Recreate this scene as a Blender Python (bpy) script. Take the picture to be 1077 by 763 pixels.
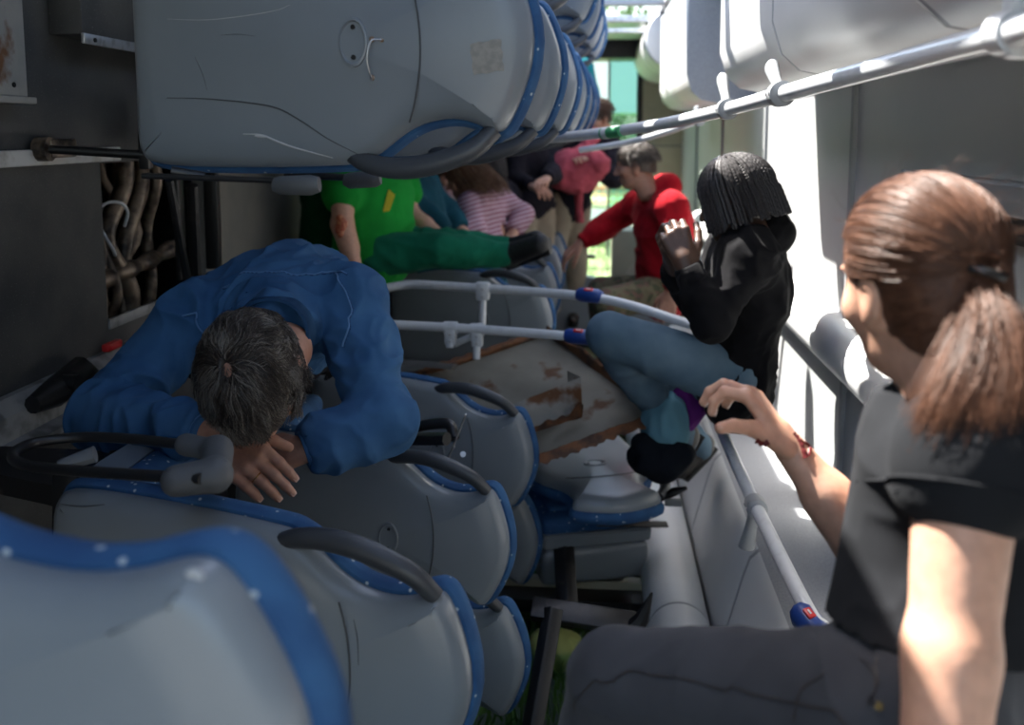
import bpy, bmesh, math, random
import numpy as np
from mathutils import Vector, Matrix, Quaternion, noise as mnoise
from mathutils.bvhtree import BVHTree
random.seed(7); np.random.seed(7)
for o in list(bpy.data.objects): bpy.data.objects.remove(o)
S = bpy.context.scene; COL = S.collection
PI = math.pi
# ------------------------------------------------------------------ camera, light, exposure
W_, H_, F_ = 1077.0, 763.0, 1047.0
VPX, VPY = 626.0, 138.0
CAM = Vector((1.385, 0.0, 1.75))
PITCH = math.radians(7.0)
PPY = VPY + F_*math.tan(PITCH)                      # row of the optical axis
YAW = math.atan((VPX-W_/2)/F_*math.cos(PITCH))
cam = bpy.data.cameras.new('camera'); camo = bpy.data.objects.new('camera', cam); COL.objects.link(camo)
camo.location = CAM
camo.rotation_euler = (PI/2-PITCH, 0, YAW)
cam.sensor_width = 36; cam.lens = F_/W_*36; cam.clip_start = .02; cam.clip_end = 500
cam.shift_y = -(H_/2-PPY)/W_
cam.dof.use_dof = True; cam.dof.focus_distance = 2.1; cam.dof.aperture_fstop = 2.9
S.camera = camo
_R = camo.rotation_euler.to_matrix()
def P(px, py, Y):
    """world point seen at photo pixel (px, py) lying at distance Y along the bus"""
    d = _R @ Vector(((px-W_/2)/F_, -(py-PPY)/F_, -1))
    t = (Y-CAM.y)/d.y
    return CAM + d*t
def PX(px, py, X):
    d = _R @ Vector(((px-W_/2)/F_, -(py-PPY)/F_, -1)); return CAM + d*((X-CAM.x)/d.x)
def PZ(px, py, Z):
    d = _R @ Vector(((px-W_/2)/F_, -(py-PPY)/F_, -1)); return CAM + d*((Z-CAM.z)/d.z)
S.view_settings.view_transform = 'Standard'; S.view_settings.look = 'None'
S.view_settings.exposure = 0.78; S.view_settings.gamma = 1; S.view_settings.use_curve_mapping = False
wd = bpy.data.worlds.new('sky'); S.world = wd; wd.use_nodes = True
wn = wd.node_tree; bg = wn.nodes['Background']
sky = wn.nodes.new('ShaderNodeTexSky'); sky.sky_type = 'NISHITA'; sky.sun_disc = False
SUN_DIR = Vector((.45, -.34, -.90)).normalized()    # the way the light travels
sky.sun_elevation = math.asin(-SUN_DIR.z); sky.sun_rotation = math.atan2(-SUN_DIR.x, -SUN_DIR.y)
sky.air_density = 1.2; sky.dust_density = 2.5
wn.links.new(sky.outputs[0], bg.inputs[0]); bg.inputs[1].default_value = 0.36
sl = bpy.data.lights.new('sun', 'SUN'); sl.energy = 17.0; sl.angle = math.radians(.6); sl.color = (1, .955, .89)
so = bpy.data.objects.new('sun', sl); COL.objects.link(so)
so.rotation_euler = SUN_DIR.to_track_quat('-Z', 'Y').to_euler()

# ------------------------------------------------------------------ materials
def lin(c): return tuple((x/12.92 if x <= .04045 else ((x+.055)/1.055)**2.4) for x in c)
def mat(name, col, rough=.5, metal=0., noise=None, bump=None, spec=.5, sheen=0, coat=0, trans=0, alpha=1, sss=0):
    m = bpy.data.materials.new(name); m.use_nodes = True
    nt = m.node_tree; b = nt.nodes['Principled BSDF']
    b.inputs['Base Color'].default_value = (*col, 1); b.inputs['Roughness'].default_value = rough
    b.inputs['Metallic'].default_value = metal; b.inputs['Specular IOR Level'].default_value = spec
    b.inputs['Sheen Weight'].default_value = sheen; b.inputs['Coat Weight'].default_value = coat
    b.inputs['Transmission Weight'].default_value = trans; b.inputs['Alpha'].default_value = alpha
    if sss:
        b.inputs['Subsurface Weight'].default_value = sss; b.inputs['Subsurface Scale'].default_value = .01
        b.inputs['Subsurface Radius'].default_value = (1, .35, .2)
    tc = nt.nodes.new('ShaderNodeTexCoord')
    if noise:   # (scale, second colour, lo, hi, detail)
        n = nt.nodes.new('ShaderNodeTexNoise'); n.inputs['Scale'].default_value = noise[0]
        n.inputs['Detail'].default_value = noise[4] if len(noise) > 4 else 6
        r = nt.nodes.new('ShaderNodeValToRGB'); r.color_ramp.elements[0].position = noise[2]; r.color_ramp.elements[1].position = noise[3]
        r.color_ramp.elements[0].color = (*col, 1); r.color_ramp.elements[1].color = (*noise[1], 1)
        nt.links.new(tc.outputs['Object'], n.inputs['Vector']); nt.links.new(n.outputs['Fac'], r.inputs[0]); nt.links.new(r.outputs[0], b.inputs['Base Color'])
    if bump:    # (scale, strength, distance)
        n2 = nt.nodes.new('ShaderNodeTexNoise'); n2.inputs['Scale'].default_value = bump[0]; n2.inputs['Detail'].default_value = 5
        bp = nt.nodes.new('ShaderNodeBump'); bp.inputs['Strength'].default_value = bump[1]; bp.inputs['Distance'].default_value = bump[2]
        nt.links.new(tc.outputs['Object'], n2.inputs['Vector']); nt.links.new(n2.outputs['Fac'], bp.inputs['Height']); nt.links.new(bp.outputs[0], b.inputs['Normal'])
    return m
def mixin(m, kind, scale, lo, hi, col, mp=None, detail=4):
    """lay patches of another colour over a material's base colour"""
    nt = m.node_tree; b = nt.nodes['Principled BSDF']; tc = nt.nodes.new('ShaderNodeTexCoord')
    if kind == 'voronoi':
        n = nt.nodes.new('ShaderNodeTexVoronoi'); n.inputs['Scale'].default_value = scale; out = n.outputs['Distance']
    else:
        n = nt.nodes.new('ShaderNodeTexNoise'); n.inputs['Scale'].default_value = scale; n.inputs['Detail'].default_value = detail; out = n.outputs['Fac']
    v = tc.outputs['Object']
    if mp:
        k = nt.nodes.new('ShaderNodeMapping'); k.inputs['Scale'].default_value = mp; nt.links.new(v, k.inputs[0]); v = k.outputs[0]
    nt.links.new(v, n.inputs['Vector'])
    r = nt.nodes.new('ShaderNodeMapRange'); r.inputs['From Min'].default_value = lo; r.inputs['From Max'].default_value = hi
    nt.links.new(out, r.inputs['Value'])
    mx = nt.nodes.new('ShaderNodeMix'); mx.data_type = 'RGBA'; mx.inputs['B'].default_value = (*col, 1)
    src = b.inputs['Base Color'].links[0].from_socket if b.inputs['Base Color'].links else None
    if src: nt.links.new(src, mx.inputs['A'])
    else: mx.inputs['A'].default_value = b.inputs['Base Color'].default_value
    nt.links.new(r.outputs[0], mx.inputs['Factor']); nt.links.new(mx.outputs['Result'], b.inputs['Base Color'])
    return m
def wrinkle(m, scale, strength, dist=.012, mp=(1, 1, 1)):
    """cloth creases: ridged noise feeding the material's bump chain"""
    nt = m.node_tree; b = nt.nodes['Principled BSDF']; tc = nt.nodes.new('ShaderNodeTexCoord'); k = nt.nodes.new('ShaderNodeMapping'); k.inputs['Scale'].default_value = mp
    w = nt.nodes.new('ShaderNodeTexNoise'); w.inputs['Scale'].default_value = scale*.6; w.inputs['Detail'].default_value = 2
    mx = nt.nodes.new('ShaderNodeMix'); mx.data_type = 'VECTOR'; mx.inputs['Factor'].default_value = .12
    n = nt.nodes.new('ShaderNodeTexNoise'); n.noise_type = 'RIDGED_MULTIFRACTAL'; n.inputs['Scale'].default_value = scale; n.inputs['Detail'].default_value = 3; n.inputs['Roughness'].default_value = .45
    bp = nt.nodes.new('ShaderNodeBump'); bp.inputs['Strength'].default_value = strength; bp.inputs['Distance'].default_value = dist
    L = nt.links.new; L(tc.outputs['Object'], k.inputs[0]); L(k.outputs[0], w.inputs['Vector']); L(k.outputs[0], mx.inputs['A']); L(w.outputs['Color'], mx.inputs['B']); L(mx.outputs['Result'], n.inputs['Vector']); L(n.outputs['Fac'], bp.inputs['Height'])
    if b.inputs['Normal'].links: L(b.inputs['Normal'].links[0].from_socket, bp.inputs['Normal'])
    L(bp.outputs[0], b.inputs['Normal']); return m
M = {}
M['shell'] = mat('seat_shell_plastic', (.165, .19, .215), .28, noise=(3, (.20, .225, .25), .35, .7), bump=(60, .05, .002))
M['shell2'] = mat('seat_trim_plastic', (.16, .17, .18), .5)
M['fabric'] = mat('blue_seat_fabric', (.012, .060, .165), .85, noise=(14, (.022, .09, .215), .4, .6), bump=(300, .3, .002))
mixin(M['fabric'], 'voronoi', 46, .17, .11, (.42, .48, .52))
M['handle'] = mat('handle_rubber', (.045, .05, .058), .42, bump=(90, .08, .001))
M['black'] = mat('black_metal', (.012, .012, .013), .4, metal=.2, noise=(20, (.05, .04, .035), .6, .75))
M['capgrey'] = mat('armrest_rubber', (.09, .095, .1), .55)
M['seam'] = mat('seam_dark', (.05, .055, .06), .6)
M['steel'] = mat('dull_steel', (.45, .45, .46), .4, metal=.8)
M['rail'] = mat('coated_rail', (.56, .585, .61), .28, coat=.3, noise=(30, (.5, .52, .54), .5, .7))
M['bracket'] = mat('grey_bracket', (.27, .285, .30), .4)
M['panel'] = mat('roof_panel', (.33, .345, .35), .42, noise=(1.5, (.37, .38, .38), .4, .6), bump=(8, .04, .004))
M['panel_white'] = mat('white_cover', (.66, .67, .67), .4, noise=(2, (.6, .61, .61), .4, .6), bump=(200, .05, .001))
M['cover_grey'] = mat('textured_cover', (.36, .37, .39), .6, bump=(500, .25, .001), noise=(200, (.30, .31, .33), .4, .6))
M['trim'] = mat('grey_trim', (.20, .21, .22), .5)
M['darkfloor'] = mat('rubber_floor', (.045, .046, .048), .62, noise=(5, (.075, .073, .07), .4, .65, 10), bump=(260, .25, .002))
mixin(M['darkfloor'], 'noise', 240, .63, .70, (.16, .155, .15))
M['greyfloor'] = mat('worn_floor', (.13, .128, .12), .6, noise=(4, (.18, .17, .15), .4, .65, 9), bump=(120, .2, .002))
mixin(M['greyfloor'], 'noise', 3.3, .58, .68, (.15, .10, .06))
M['ledge'] = mat('scuffed_trim', (.26, .26, .26), .45, noise=(14, (.12, .12, .12), .5, .65, 9))
M['alu'] = mat('aluminium', (.6, .61, .63), .35, metal=.7, noise=(30, (.45, .45, .45), .5, .6))
M['whitestrip'] = mat('white_strip', (.55, .55, .53), .5, noise=(20, (.35, .33, .30), .5, .7))
M['rusty'] = mat('rusty_plate', (.30, .30, .28), .7, noise=(9, (.36, .34, .31), .4, .6), bump=(90, .3, .003))
mixin(M['rusty'], 'noise', 7, .55, .62, (.17, .075, .03), detail=9)
M['rust'] = mat('rust_edge', (.15, .06, .022), .85, noise=(18, (.06, .03, .018), .45, .6, 9), bump=(120, .6, .004))
M['sheet'] = mat('soiled_sheet', (.27, .255, .215), .6, noise=(5, (.34, .32, .27), .4, .65, 8), bump=(50, .2, .004))
mixin(M['sheet'], 'noise', 6, .60, .66, (.17, .08, .035), detail=10)
mixin(M['sheet'], 'noise', 2.5, .55, .75, (.16, .14, .11), detail=8)
M['glass'] = mat('window_glass', (.8, .95, .92), .03, trans=1)
M['glass'].node_tree.nodes['Principled BSDF'].inputs['IOR'].default_value = 1.05
M['tint'] = mat('tinted_glass', (.32, .60, .56), .06, trans=1); M['tint'].node_tree.nodes['Principled BSDF'].inputs['IOR'].default_value = 1.05
M['cream'] = mat('cream_panel', (.46, .44, .33), .5, noise=(3, (.40, .38, .29), .4, .6))
M['grass'] = mat('grass_blade', (.09, .16, .03), .6, noise=(3, (.17, .26, .06), .35, .65))
M['soil'] = mat('meadow_ground', (.11, .16, .06), .9, noise=(2, (.18, .25, .10), .35, .65, 10))
M['bluebox'] = mat('blue_button_box', (.012, .045, .22), .35)
M['red'] = mat('red_plastic', (.55, .02, .02), .35)
M['blackplastic'] = mat('black_plastic', (.015, .015, .016), .35)

# ------------------------------------------------------------------ object helpers
def link(name, data, parent=None, loc=None):
    o = bpy.data.objects.new(name, data); COL.objects.link(o)
    if parent is not None: o.parent = parent
    if loc is not None: o.location = loc
    return o
def mesh_obj(name, bm, m, parent=None, smooth=True, label=None):
    me = bpy.data.meshes.new(name); bm.to_mesh(me); bm.free()
    for k in (m if isinstance(m, (list, tuple)) else [m]): me.materials.append(k)
    if smooth:
        me.polygons.foreach_set('use_smooth', [True]*len(me.polygons))
        try: me.set_sharp_from_angle(angle=math.radians(42))
        except Exception: pass
    o = link(name, me, parent)
    if label: o['label'] = label
    return o
def np_obj(name, V, Fq, m, parent=None, smooth=True):
    me = bpy.data.meshes.new(name); me.from_pydata(V.tolist() if hasattr(V, 'tolist') else V, [], Fq.tolist() if hasattr(Fq, 'tolist') else Fq); me.update()
    for k in (m if isinstance(m, (list, tuple)) else [m]): me.materials.append(k)
    if smooth: me.polygons.foreach_set('use_smooth', [True]*len(me.polygons))
    return link(name, me, parent)
def thing(name, label, cat, loc=(0, 0, 0), group=None, rot=None):
    o = link(name, None, None, loc); o.empty_display_size = .1; o['label'] = label; o['category'] = cat
    if group: o['group'] = group
    if rot: o.rotation_euler = rot
    return o
def tag(o, label, cat, group=None):
    o['label'] = label; o['category'] = cat
    if group: o['group'] = group
    return o
def struct(o): o['kind'] = 'structure'; return o
def box(bm, c0, c1, bev=0., seg=2, mi=0, mtx=None):
    x0, y0, z0 = c0; x1, y1, z1 = c1
    r = bmesh.ops.create_cube(bm, size=1, matrix=Matrix.Translation(((x0+x1)/2, (y0+y1)/2, (z0+z1)/2)) @ Matrix.Diagonal((abs(x1-x0), abs(y1-y0), abs(z1-z0), 1)))
    vs = r['verts']
    if bev:
        es = list({e for v in vs for e in v.link_edges})
        q = bmesh.ops.bevel(bm, geom=es, offset=bev, segments=seg, affect='EDGES', profile=.5)
        vs = list({v for f in q['faces'] for v in f.verts} | {v for v in vs if v.is_valid})
    if mi:
        for f in {f for v in vs for f in v.link_faces}: f.material_index = mi
    if mtx is not None:
        for v in vs: v.co = mtx @ v.co
    return vs
def crom(pts, n=8, closed=False):
    pts = [Vector(p) for p in pts]; L = len(pts); out = []
    rng = range(L if closed else L-1)
    for i in rng:
        p0 = pts[(i-1) % L] if (closed or i > 0) else pts[0]*2-pts[1]
        p1 = pts[i]; p2 = pts[(i+1) % L]
        p3 = pts[(i+2) % L] if (closed or i+2 < L) else pts[-1]*2-pts[-2]
        for k in range(n):
            t = k/n
            out.append(.5*((2*p1)+(p2-p0)*t+(2*p0-5*p1+4*p2-p3)*t*t+(3*p1-p0-3*p2+p3)*t**3))
    if not closed: out.append(pts[-1])
    return out
def tube(bm, pts, r, seg=12, closed=False, mi=0, flat=1., nrm=None):
    pts = [Vector(p) for p in pts]; n = len(pts)
    rr = r if isinstance(r, (list, tuple)) else [r]*n
    rings = []; up = Vector(nrm) if nrm is not None else None; prev = None
    for i, p in enumerate(pts):
        a = pts[(i-1) % n] if (closed or i > 0) else p; b = pts[(i+1) % n] if (closed or i < n-1) else p
        t = (b-a).normalized()
        if prev is None:
            u = up if up is not None else (Vector((0, 0, 1)) if abs(t.z) < .9 else Vector((1, 0, 0)))
            s = t.cross(u).normalized(); u = s.cross(t).normalized()
        else:
            u = (prev - t*prev.dot(t)).normalized(); s = t.cross(u).normalized()
        prev = u
        rings.append([bm.verts.new(p + s*math.cos(2*PI*k/seg)*rr[i] + u*math.sin(2*PI*k/seg)*rr[i]*flat) for k in range(seg)])
    m_ = n if closed else n-1
    for i in range(m_):
        A = rings[i]; B = rings[(i+1) % n]
        for k in range(seg):
            f = bm.faces.new((A[k], A[(k+1) % seg], B[(k+1) % seg], B[k])); f.material_index = mi
    if not closed:
        f = bm.faces.new(rings[0][::-1]); f.material_index = mi; f = bm.faces.new(rings[-1]); f.material_index = mi
def prism(bm, prof, y0, y1, ax='y', mi=0, bev=0):
    """extrude a closed profile [(a,b)] between y0 and y1 along an axis"""
    def pt(a, b, t): return {'y': (a, t, b), 'x': (t, a, b), 'z': (a, b, t)}[ax]
    A = [bm.verts.new(pt(a, b, y0)) for a, b in prof]; B = [bm.verts.new(pt(a, b, y1)) for a, b in prof]
    n = len(prof); fs = [bm.faces.new(A), bm.faces.new(B[::-1])]
    for i in range(n): fs.append(bm.faces.new((A[i], B[i], B[(i+1) % n], A[(i+1) % n])))
    for f in fs: f.material_index = mi
    bmesh.ops.recalc_face_normals(bm, faces=fs)
    return fs
def copy_tree(o, parent=None):
    c = o.copy(); COL.objects.link(c)
    if parent is not None: c.parent = parent
    for ch in [k for k in bpy.data.objects if k.parent == o]: copy_tree(ch, c)
    return c
NB = bmesh.new

# ------------------------------------------------------------------ smooth solids (distance fields meshed with surface nets)
def vnoise(p, s=1., seed=0):
    q = p*s + seed*17.31; i = np.floor(q).astype(np.int64); f = q-i; f = f*f*(3-2*f)
    def h(a, b, c):
        n = (a*374761393 + b*668265263 + c*2147483647 + seed*1274126177) & 0xffffffff
        n = ((n ^ (n >> 13))*1274126177) & 0xffffffff
        return ((n ^ (n >> 16)) & 0xffff)/65535.*2-1
    r = 0
    for dx in (0, 1):
        for dy in (0, 1):
            for dz in (0, 1):
                w = (f[..., 0] if dx else 1-f[..., 0])*(f[..., 1] if dy else 1-f[..., 1])*(f[..., 2] if dz else 1-f[..., 2])
                r = r + w*h(i[..., 0]+dx, i[..., 1]+dy, i[..., 2]+dz)
    return r
class Field:
    def __init__(s, lo, hi, vox):
        s.lo = np.array(lo, float); s.v = vox; s.n = np.ceil((np.array(hi)-s.lo)/vox).astype(int)+1
        s.f = np.full(tuple(s.n), .5, np.float32)
    def sub(s, lo, hi):
        a = np.clip(np.floor((lo-s.lo)/s.v).astype(int), 0, s.n-1); b = np.clip(np.ceil((hi-s.lo)/s.v).astype(int)+1, 0, s.n)
        if (b <= a).any(): return None, None
        ax = [s.lo[k]+s.v*np.arange(a[k], b[k]) for k in range(3)]
        g = np.stack(np.meshgrid(*ax, indexing='ij'), -1)
        return (slice(a[0], b[0]), slice(a[1], b[1]), slice(a[2], b[2])), g
    def add(s, fn, lo, hi, k):
        m = k + 3*s.v
        sl_, g = s.sub(np.array(lo)-m, np.array(hi)+m)
        if sl_ is None: return
        d = fn(g); f = s.f[sl_]
        h = np.clip(.5+.5*(f-d)/max(k, 1e-6), 0, 1)
        s.f[sl_] = f*(1-h)+d*h-k*h*(1-h)
    def cone(s, a, b, ra, rb, k=.02, flat=None, fs=1.):
        """tapered limb; flat = direction squeezed by factor fs"""
        a = np.array(a, float); b = np.array(b, float); R = max(ra, rb)*max(1, fs)
        n = None if flat is None else np.array(Vector(flat).normalized())
        def fn(p):
            q = p-a
            if n is not None:
                t0 = q@n; q = q + (1/fs-1)*t0[..., None]*n
                bb = b-a; bb = bb+(1/fs-1)*(bb@n)*n
            else: bb = b-a
            L2 = bb@bb; h = np.clip((q@bb)/max(L2, 1e-9), 0, 1)
            return np.linalg.norm(q-h[..., None]*bb, axis=-1)-(ra+(rb-ra)*h)
        s.add(fn, np.minimum(a, b)-R, np.maximum(a, b)+R, k)
    def ell(s, c, r, R=None, k=.02):
        c = np.array(c, float); r = np.array(r, float); Rm = np.eye(3) if R is None else np.array(R)
        def fn(p):
            q = (p-c)@Rm; k0 = np.linalg.norm(q/r, axis=-1); k1 = np.linalg.norm(q/(r*r), axis=-1)
            return k0*(k0-1)/np.maximum(k1, 1e-6)
        m = r.max(); s.add(fn, c-m, c+m, k)
    def dent(s, c, r, k=.005, R=None):
        """carve an ellipsoid out"""
        c = np.array(c, float); r = np.array(r, float); Rm = np.eye(3) if R is None else np.array(R)
        sl_, g = s.sub(c-r.max()-k-.01, c+r.max()+k+.01)
        if sl_ is None: return
        q = (g-c)@Rm; k0 = np.linalg.norm(q/r, axis=-1); k1 = np.linalg.norm(q/(r*r), axis=-1)
        d = -(k0*(k0-1)/np.maximum(k1, 1e-6)); f = s.f[sl_]
        h = np.clip(.5-.5*(f-d)/k, 0, 1); s.f[sl_] = f*(1-h)+d*h+k*h*(1-h)
    def cut(s, p, n):
        """keep the side opposite to n"""
        n = np.array(Vector(n).normalized()); p = np.array(p, float)
        ax = [s.lo[k]+s.v*np.arange(s.n[k]) for k in range(3)]
        d = ((ax[0]-p[0])*n[0])[:, None, None]+((ax[1]-p[1])*n[1])[None, :, None]+((ax[2]-p[2])*n[2])[None, None, :]
        s.f = np.maximum(s.f, d.astype(np.float32))
    def cutlocal(s, p, n, rad):
        """slice only inside a ball of radius rad about p"""
        n = np.array(Vector(n).normalized()); p = np.array(p, float)
        sl_, g = s.sub(p-rad, p+rad)
        if sl_ is None: return
        q = g-p; d = q@n; ins = np.linalg.norm(q, axis=-1) < rad
        s.f[sl_] = np.where(ins, np.maximum(s.f[sl_], d), s.f[sl_])
    def mesh(s):
        f = s.f; f[0] = f[-1] = .5; f[:, 0] = f[:, -1] = .5; f[:, :, 0] = f[:, :, -1] = .5
        neg = f < 0
        c = np.zeros(tuple(s.n-1), np.int8)
        for dx in (0, 1):
            for dy in (0, 1):
                for dz in (0, 1): c += neg[dx:s.n[0]-1+dx, dy:s.n[1]-1+dy, dz:s.n[2]-1+dz]
        cells = np.argwhere((c > 0) & (c < 8))
        idx = np.full(tuple(s.n-1), -1, np.int64); idx[cells[:, 0], cells[:, 1], cells[:, 2]] = np.arange(len(cells))
        acc = np.zeros((len(cells), 3)); cnt = np.zeros(len(cells))
        for ax in range(3):
            o1, o2 = [k for k in range(3) if k != ax]
            for u in (0, 1):
                for w in (0, 1):
                    A = cells.copy(); A[:, o1] += u; A[:, o2] += w; B = A.copy(); B[:, ax] += 1
                    fa = f[A[:, 0], A[:, 1], A[:, 2]]; fb = f[B[:, 0], B[:, 1], B[:, 2]]
                    m = (fa < 0) != (fb < 0); t = np.zeros(len(cells)); t[m] = fa[m]/(fa[m]-fb[m])
                    pt = A.astype(float); pt[:, ax] += t
                    acc[m] += pt[m]; cnt[m] += 1
        V = acc/cnt[:, None]*s.v+s.lo
        quads = []
        for ax in range(3):
            o1, o2 = [(1, 2), (2, 0), (0, 1)][ax]
            sh = [slice(None)]*3; sh2 = [slice(None)]*3; sh[ax] = slice(0, -1); sh2[ax] = slice(1, None)
            n0 = neg[tuple(sh)]; n1 = neg[tuple(sh2)]
            E = np.argwhere(n0 != n1); E = E[(E[:, o1] > 0) & (E[:, o2] > 0) & (E[:, o1] < s.n[o1]-1) & (E[:, o2] < s.n[o2]-1)]
            fl = n0[E[:, 0], E[:, 1], E[:, 2]]
            def cidx(a, b):
                q = E.copy(); q[:, o1] -= a; q[:, o2] -= b; return idx[q[:, 0], q[:, 1], q[:, 2]]
            q = np.stack([cidx(1, 1), cidx(0, 1), cidx(0, 0), cidx(1, 0)], 1)
            q[~fl] = q[~fl][:, ::-1]; quads.append(q)
        Q = np.concatenate(quads); Q = Q[(Q >= 0).all(1)]
        return V, Q
def relax(V, Q, it=2, lam=.5):
    n = len(V); e = np.concatenate([Q[:, [0, 1]], Q[:, [1, 2]], Q[:, [2, 3]], Q[:, [3, 0]]])
    for _ in range(it):
        a = np.zeros_like(V); c = np.zeros(n)
        np.add.at(a, e[:, 0], V[e[:, 1]]); np.add.at(a, e[:, 1], V[e[:, 0]]); np.add.at(c, e[:, 0], 1); np.add.at(c, e[:, 1], 1)
        V = V+(a/np.maximum(c, 1)[:, None]-V)*lam
    return V
def vnormals(V, Q):
    fn = np.cross(V[Q[:, 2]]-V[Q[:, 0]], V[Q[:, 3]]-V[Q[:, 1]])
    N = np.zeros_like(V)
    for k in range(4): np.add.at(N, Q[:, k], fn)
    return N/np.maximum(np.linalg.norm(N, axis=1), 1e-12)[:, None]
def bvh(V, Q): return BVHTree.FromPolygons([tuple(v) for v in V], [tuple(int(i) for i in q) for q in Q])
# ================================================================== the setting: a bus lying on its side
YB, YE, ZT, XR = -1.3, 9.0, 2.55, 2.15     # open front end, rear end, upper side wall, bus roof
# bus floor = left wall (with a torn opening into the underbody)
def quad_strip(bm, rects, x, t=.03, mi=0):
    for (y0, y1, z0, z1) in rects: box(bm, (x-t, y0, z0), (x, y1, z1), mi=mi)
HY0, HY1, HZ0, HZ1 = 2.70, 3.42, 1.20, 1.66
bm = NB(); quad_strip(bm, [(YB, HY0, -.05, 2.62), (HY0, HY1, -.05, HZ0), (HY0, HY1, HZ1, 2.62)], 0, .04)
struct(mesh_obj('wall_left', bm, M['darkfloor'], smooth=False))
bm = NB(); quad_strip(bm, [(HY1, YE, -.05, 2.62)], .004, .04)
struct(mesh_obj('trim_1', bm, M['greyfloor'], smooth=False))
# ledge where the lower seat podium meets the aisle
bm = NB(); prism(bm, [(0, 1.02), (0, 1.13), (.02, 1.13), (.055, 1.10), (.06, 1.045), (.10, 1.035), (.10, 1.02)], YB, 8.6)
struct(mesh_obj('trim_2', bm, M['ledge'], smooth=False))
bm = NB(); box(bm, (0, YB, 0), (.05, 8.6, 1.03), bev=.004)
struct(mesh_obj('trim_3', bm, M['darkfloor'], smooth=False))
bm = NB(); box(bm, (0, YB, 1.665), (.02, 2.79, 1.705), bev=.004)
struct(mesh_obj('trim_4', bm, M['whitestrip'], smooth=False))
bm = NB(); box(bm, (0, 3.43, 1.665), (.05, 8.6, 1.70), bev=.004)
struct(mesh_obj('trim_5', bm, M['ledge'], smooth=False))
# lower side wall (the ground side): window openings between pillars
def side_wall(name, z0, z1, wx0, wx1, cuts, m):
    bm = NB()
    box(bm, (-.04, YB, z0), (wx0, YE, z1)); box(bm, (wx1, YB, z0), (XR+.03, YE, z1))
    for (a, b) in cuts: box(bm, (wx0, a, z0), (wx1, b, z1))
    return struct(mesh_obj(name, bm, m, smooth=False))
low_pill = [(YB, -.9), (.55, .67), (2.05, 2.17), (3.55, 3.66), (5.0, 5.12), (6.5, 6.62), (8.2, 9.0)]
side_wall('floor', -.05, 0, .80, 1.80, low_pill, M['black'])
up_pill = [(YB, -.9), (.55, .67), (2.05, 2.17), (3.55, 3.66), (5.0, 5.12), (6.5, 6.62), (8.2, 9.0)]
side_wall('ceiling', ZT, ZT+.05, 1.02, 1.81, up_pill, M['cover_grey'])
bm = NB(); box(bm, (1.50, -.9, ZT), (1.815, 2.95, ZT+.05)); struct(mesh_obj('trim_40', bm, M['cover_grey'], smooth=False))  # added panel, out of view, keeps the sun off the near upper cover
for i, (a, b) in enumerate(zip(low_pill[:-1], low_pill[1:])):
    bm = NB(); box(bm, (.80, a[1], -.035), (1.80, b[0], -.028))
    struct(mesh_obj('window_%d' % (i+1), bm, M['glass'], smooth=False))
    if i < 5:                       # cream sill trims lining the lower windows
        bm = NB(); box(bm, (.80, a[1]+.0, -.03), (1.74, a[1]+.05, .03), bev=.004); box(bm, (1.70, a[1]+.05, -.03), (1.76, b[0], .03), bev=.004)
        struct(mesh_obj('trim_%d' % (10+i), bm, M['cream'], smooth=False))
# roof of the bus = right wall
bm = NB(); box(bm, (XR, YB, -.05), (XR+.03, YE, 2.6))
struct(mesh_obj('wall_right', bm, M['panel'], smooth=False))
seams = [-.3, 1.45, 3.03, 4.55, 6.1, 7.6]
for i, y in enumerate(seams):
    bm = NB(); prism(bm, [(XR-.012, y-.014), (XR+.002, y-.018), (XR+.002, y+.018), (XR-.012, y+.014)], .42, 2.05, ax='z')
    struct(mesh_obj('trim_%d' % (20+i), bm, M['trim'], smooth=False))
# rounded duct running along the middle of the roof
bm = NB(); prof = [(XR, 1.02)] + [(XR-.005-.075*math.sin(PI*t/10)**.8, 1.02+.17*(1-math.cos(PI*t/10))/2) for t in range(1, 10)] + [(XR, 1.19)]
prism(bm, prof, 1.3, 7.2); me_ = mesh_obj('trim_30', bm, M['panel_white']); struct(me_)
bm = NB(); box(bm, (XR-.010, YB, 1.008), (XR, 7.2, 1.020), bev=.002); struct(mesh_obj('trim_31', bm, M['trim'], smooth=False))
# rear end
bm = NB()
rz0, rz1, rx0, rx1 = .62, 2.42, .85, 1.80
box(bm, (0, YE, -.05), (rx0, YE+.06, 2.6)); box(bm, (rx1, YE, -.05), (XR, YE+.06, 2.6)); box(bm, (rx0, YE, rz1), (rx1, YE+.06, 2.6)); box(bm, (rx0, YE, -.05), (rx1, YE+.06, .35))
struct(mesh_obj('wall_back', bm, M['cream'], smooth=False))
bm = NB()
box(bm, (rx1-.05, YE-.03, .33), (rx1, YE+.02, rz1), bev=.008); box(bm, (rx0, YE-.03, rz1-.03), (rx1, YE+.02, rz1+.02), bev=.008); box(bm, (rx0, YE-.03, .35), (rx0+.04, YE+.02, rz1), bev=.008)
box(bm, (rx0, YE-.03, .60), (rx1-.40, YE+.02, .64), bev=.006)
struct(mesh_obj('window_20', bm, M['black'], smooth=False))
bm = NB(); box(bm, (1.50, YE+.004, .62), (rx1-.05, YE+.012, rz1-.03)); struct(mesh_obj('window_21', bm, M['tint'], smooth=False))
bm = NB(); box(bm, (1.495, YE-.01, .62), (1.515, YE+.02, rz1-.03)); struct(mesh_obj('trim_32', bm, M['trim'], smooth=False))
bm = NB()
for z in (1.62, 2.20, 1.05): box(bm, (rx1, YE-.006, z-.006), (XR, YE, z+.006))
struct(mesh_obj('trim_33', bm, M['trim'], smooth=False))
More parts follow.
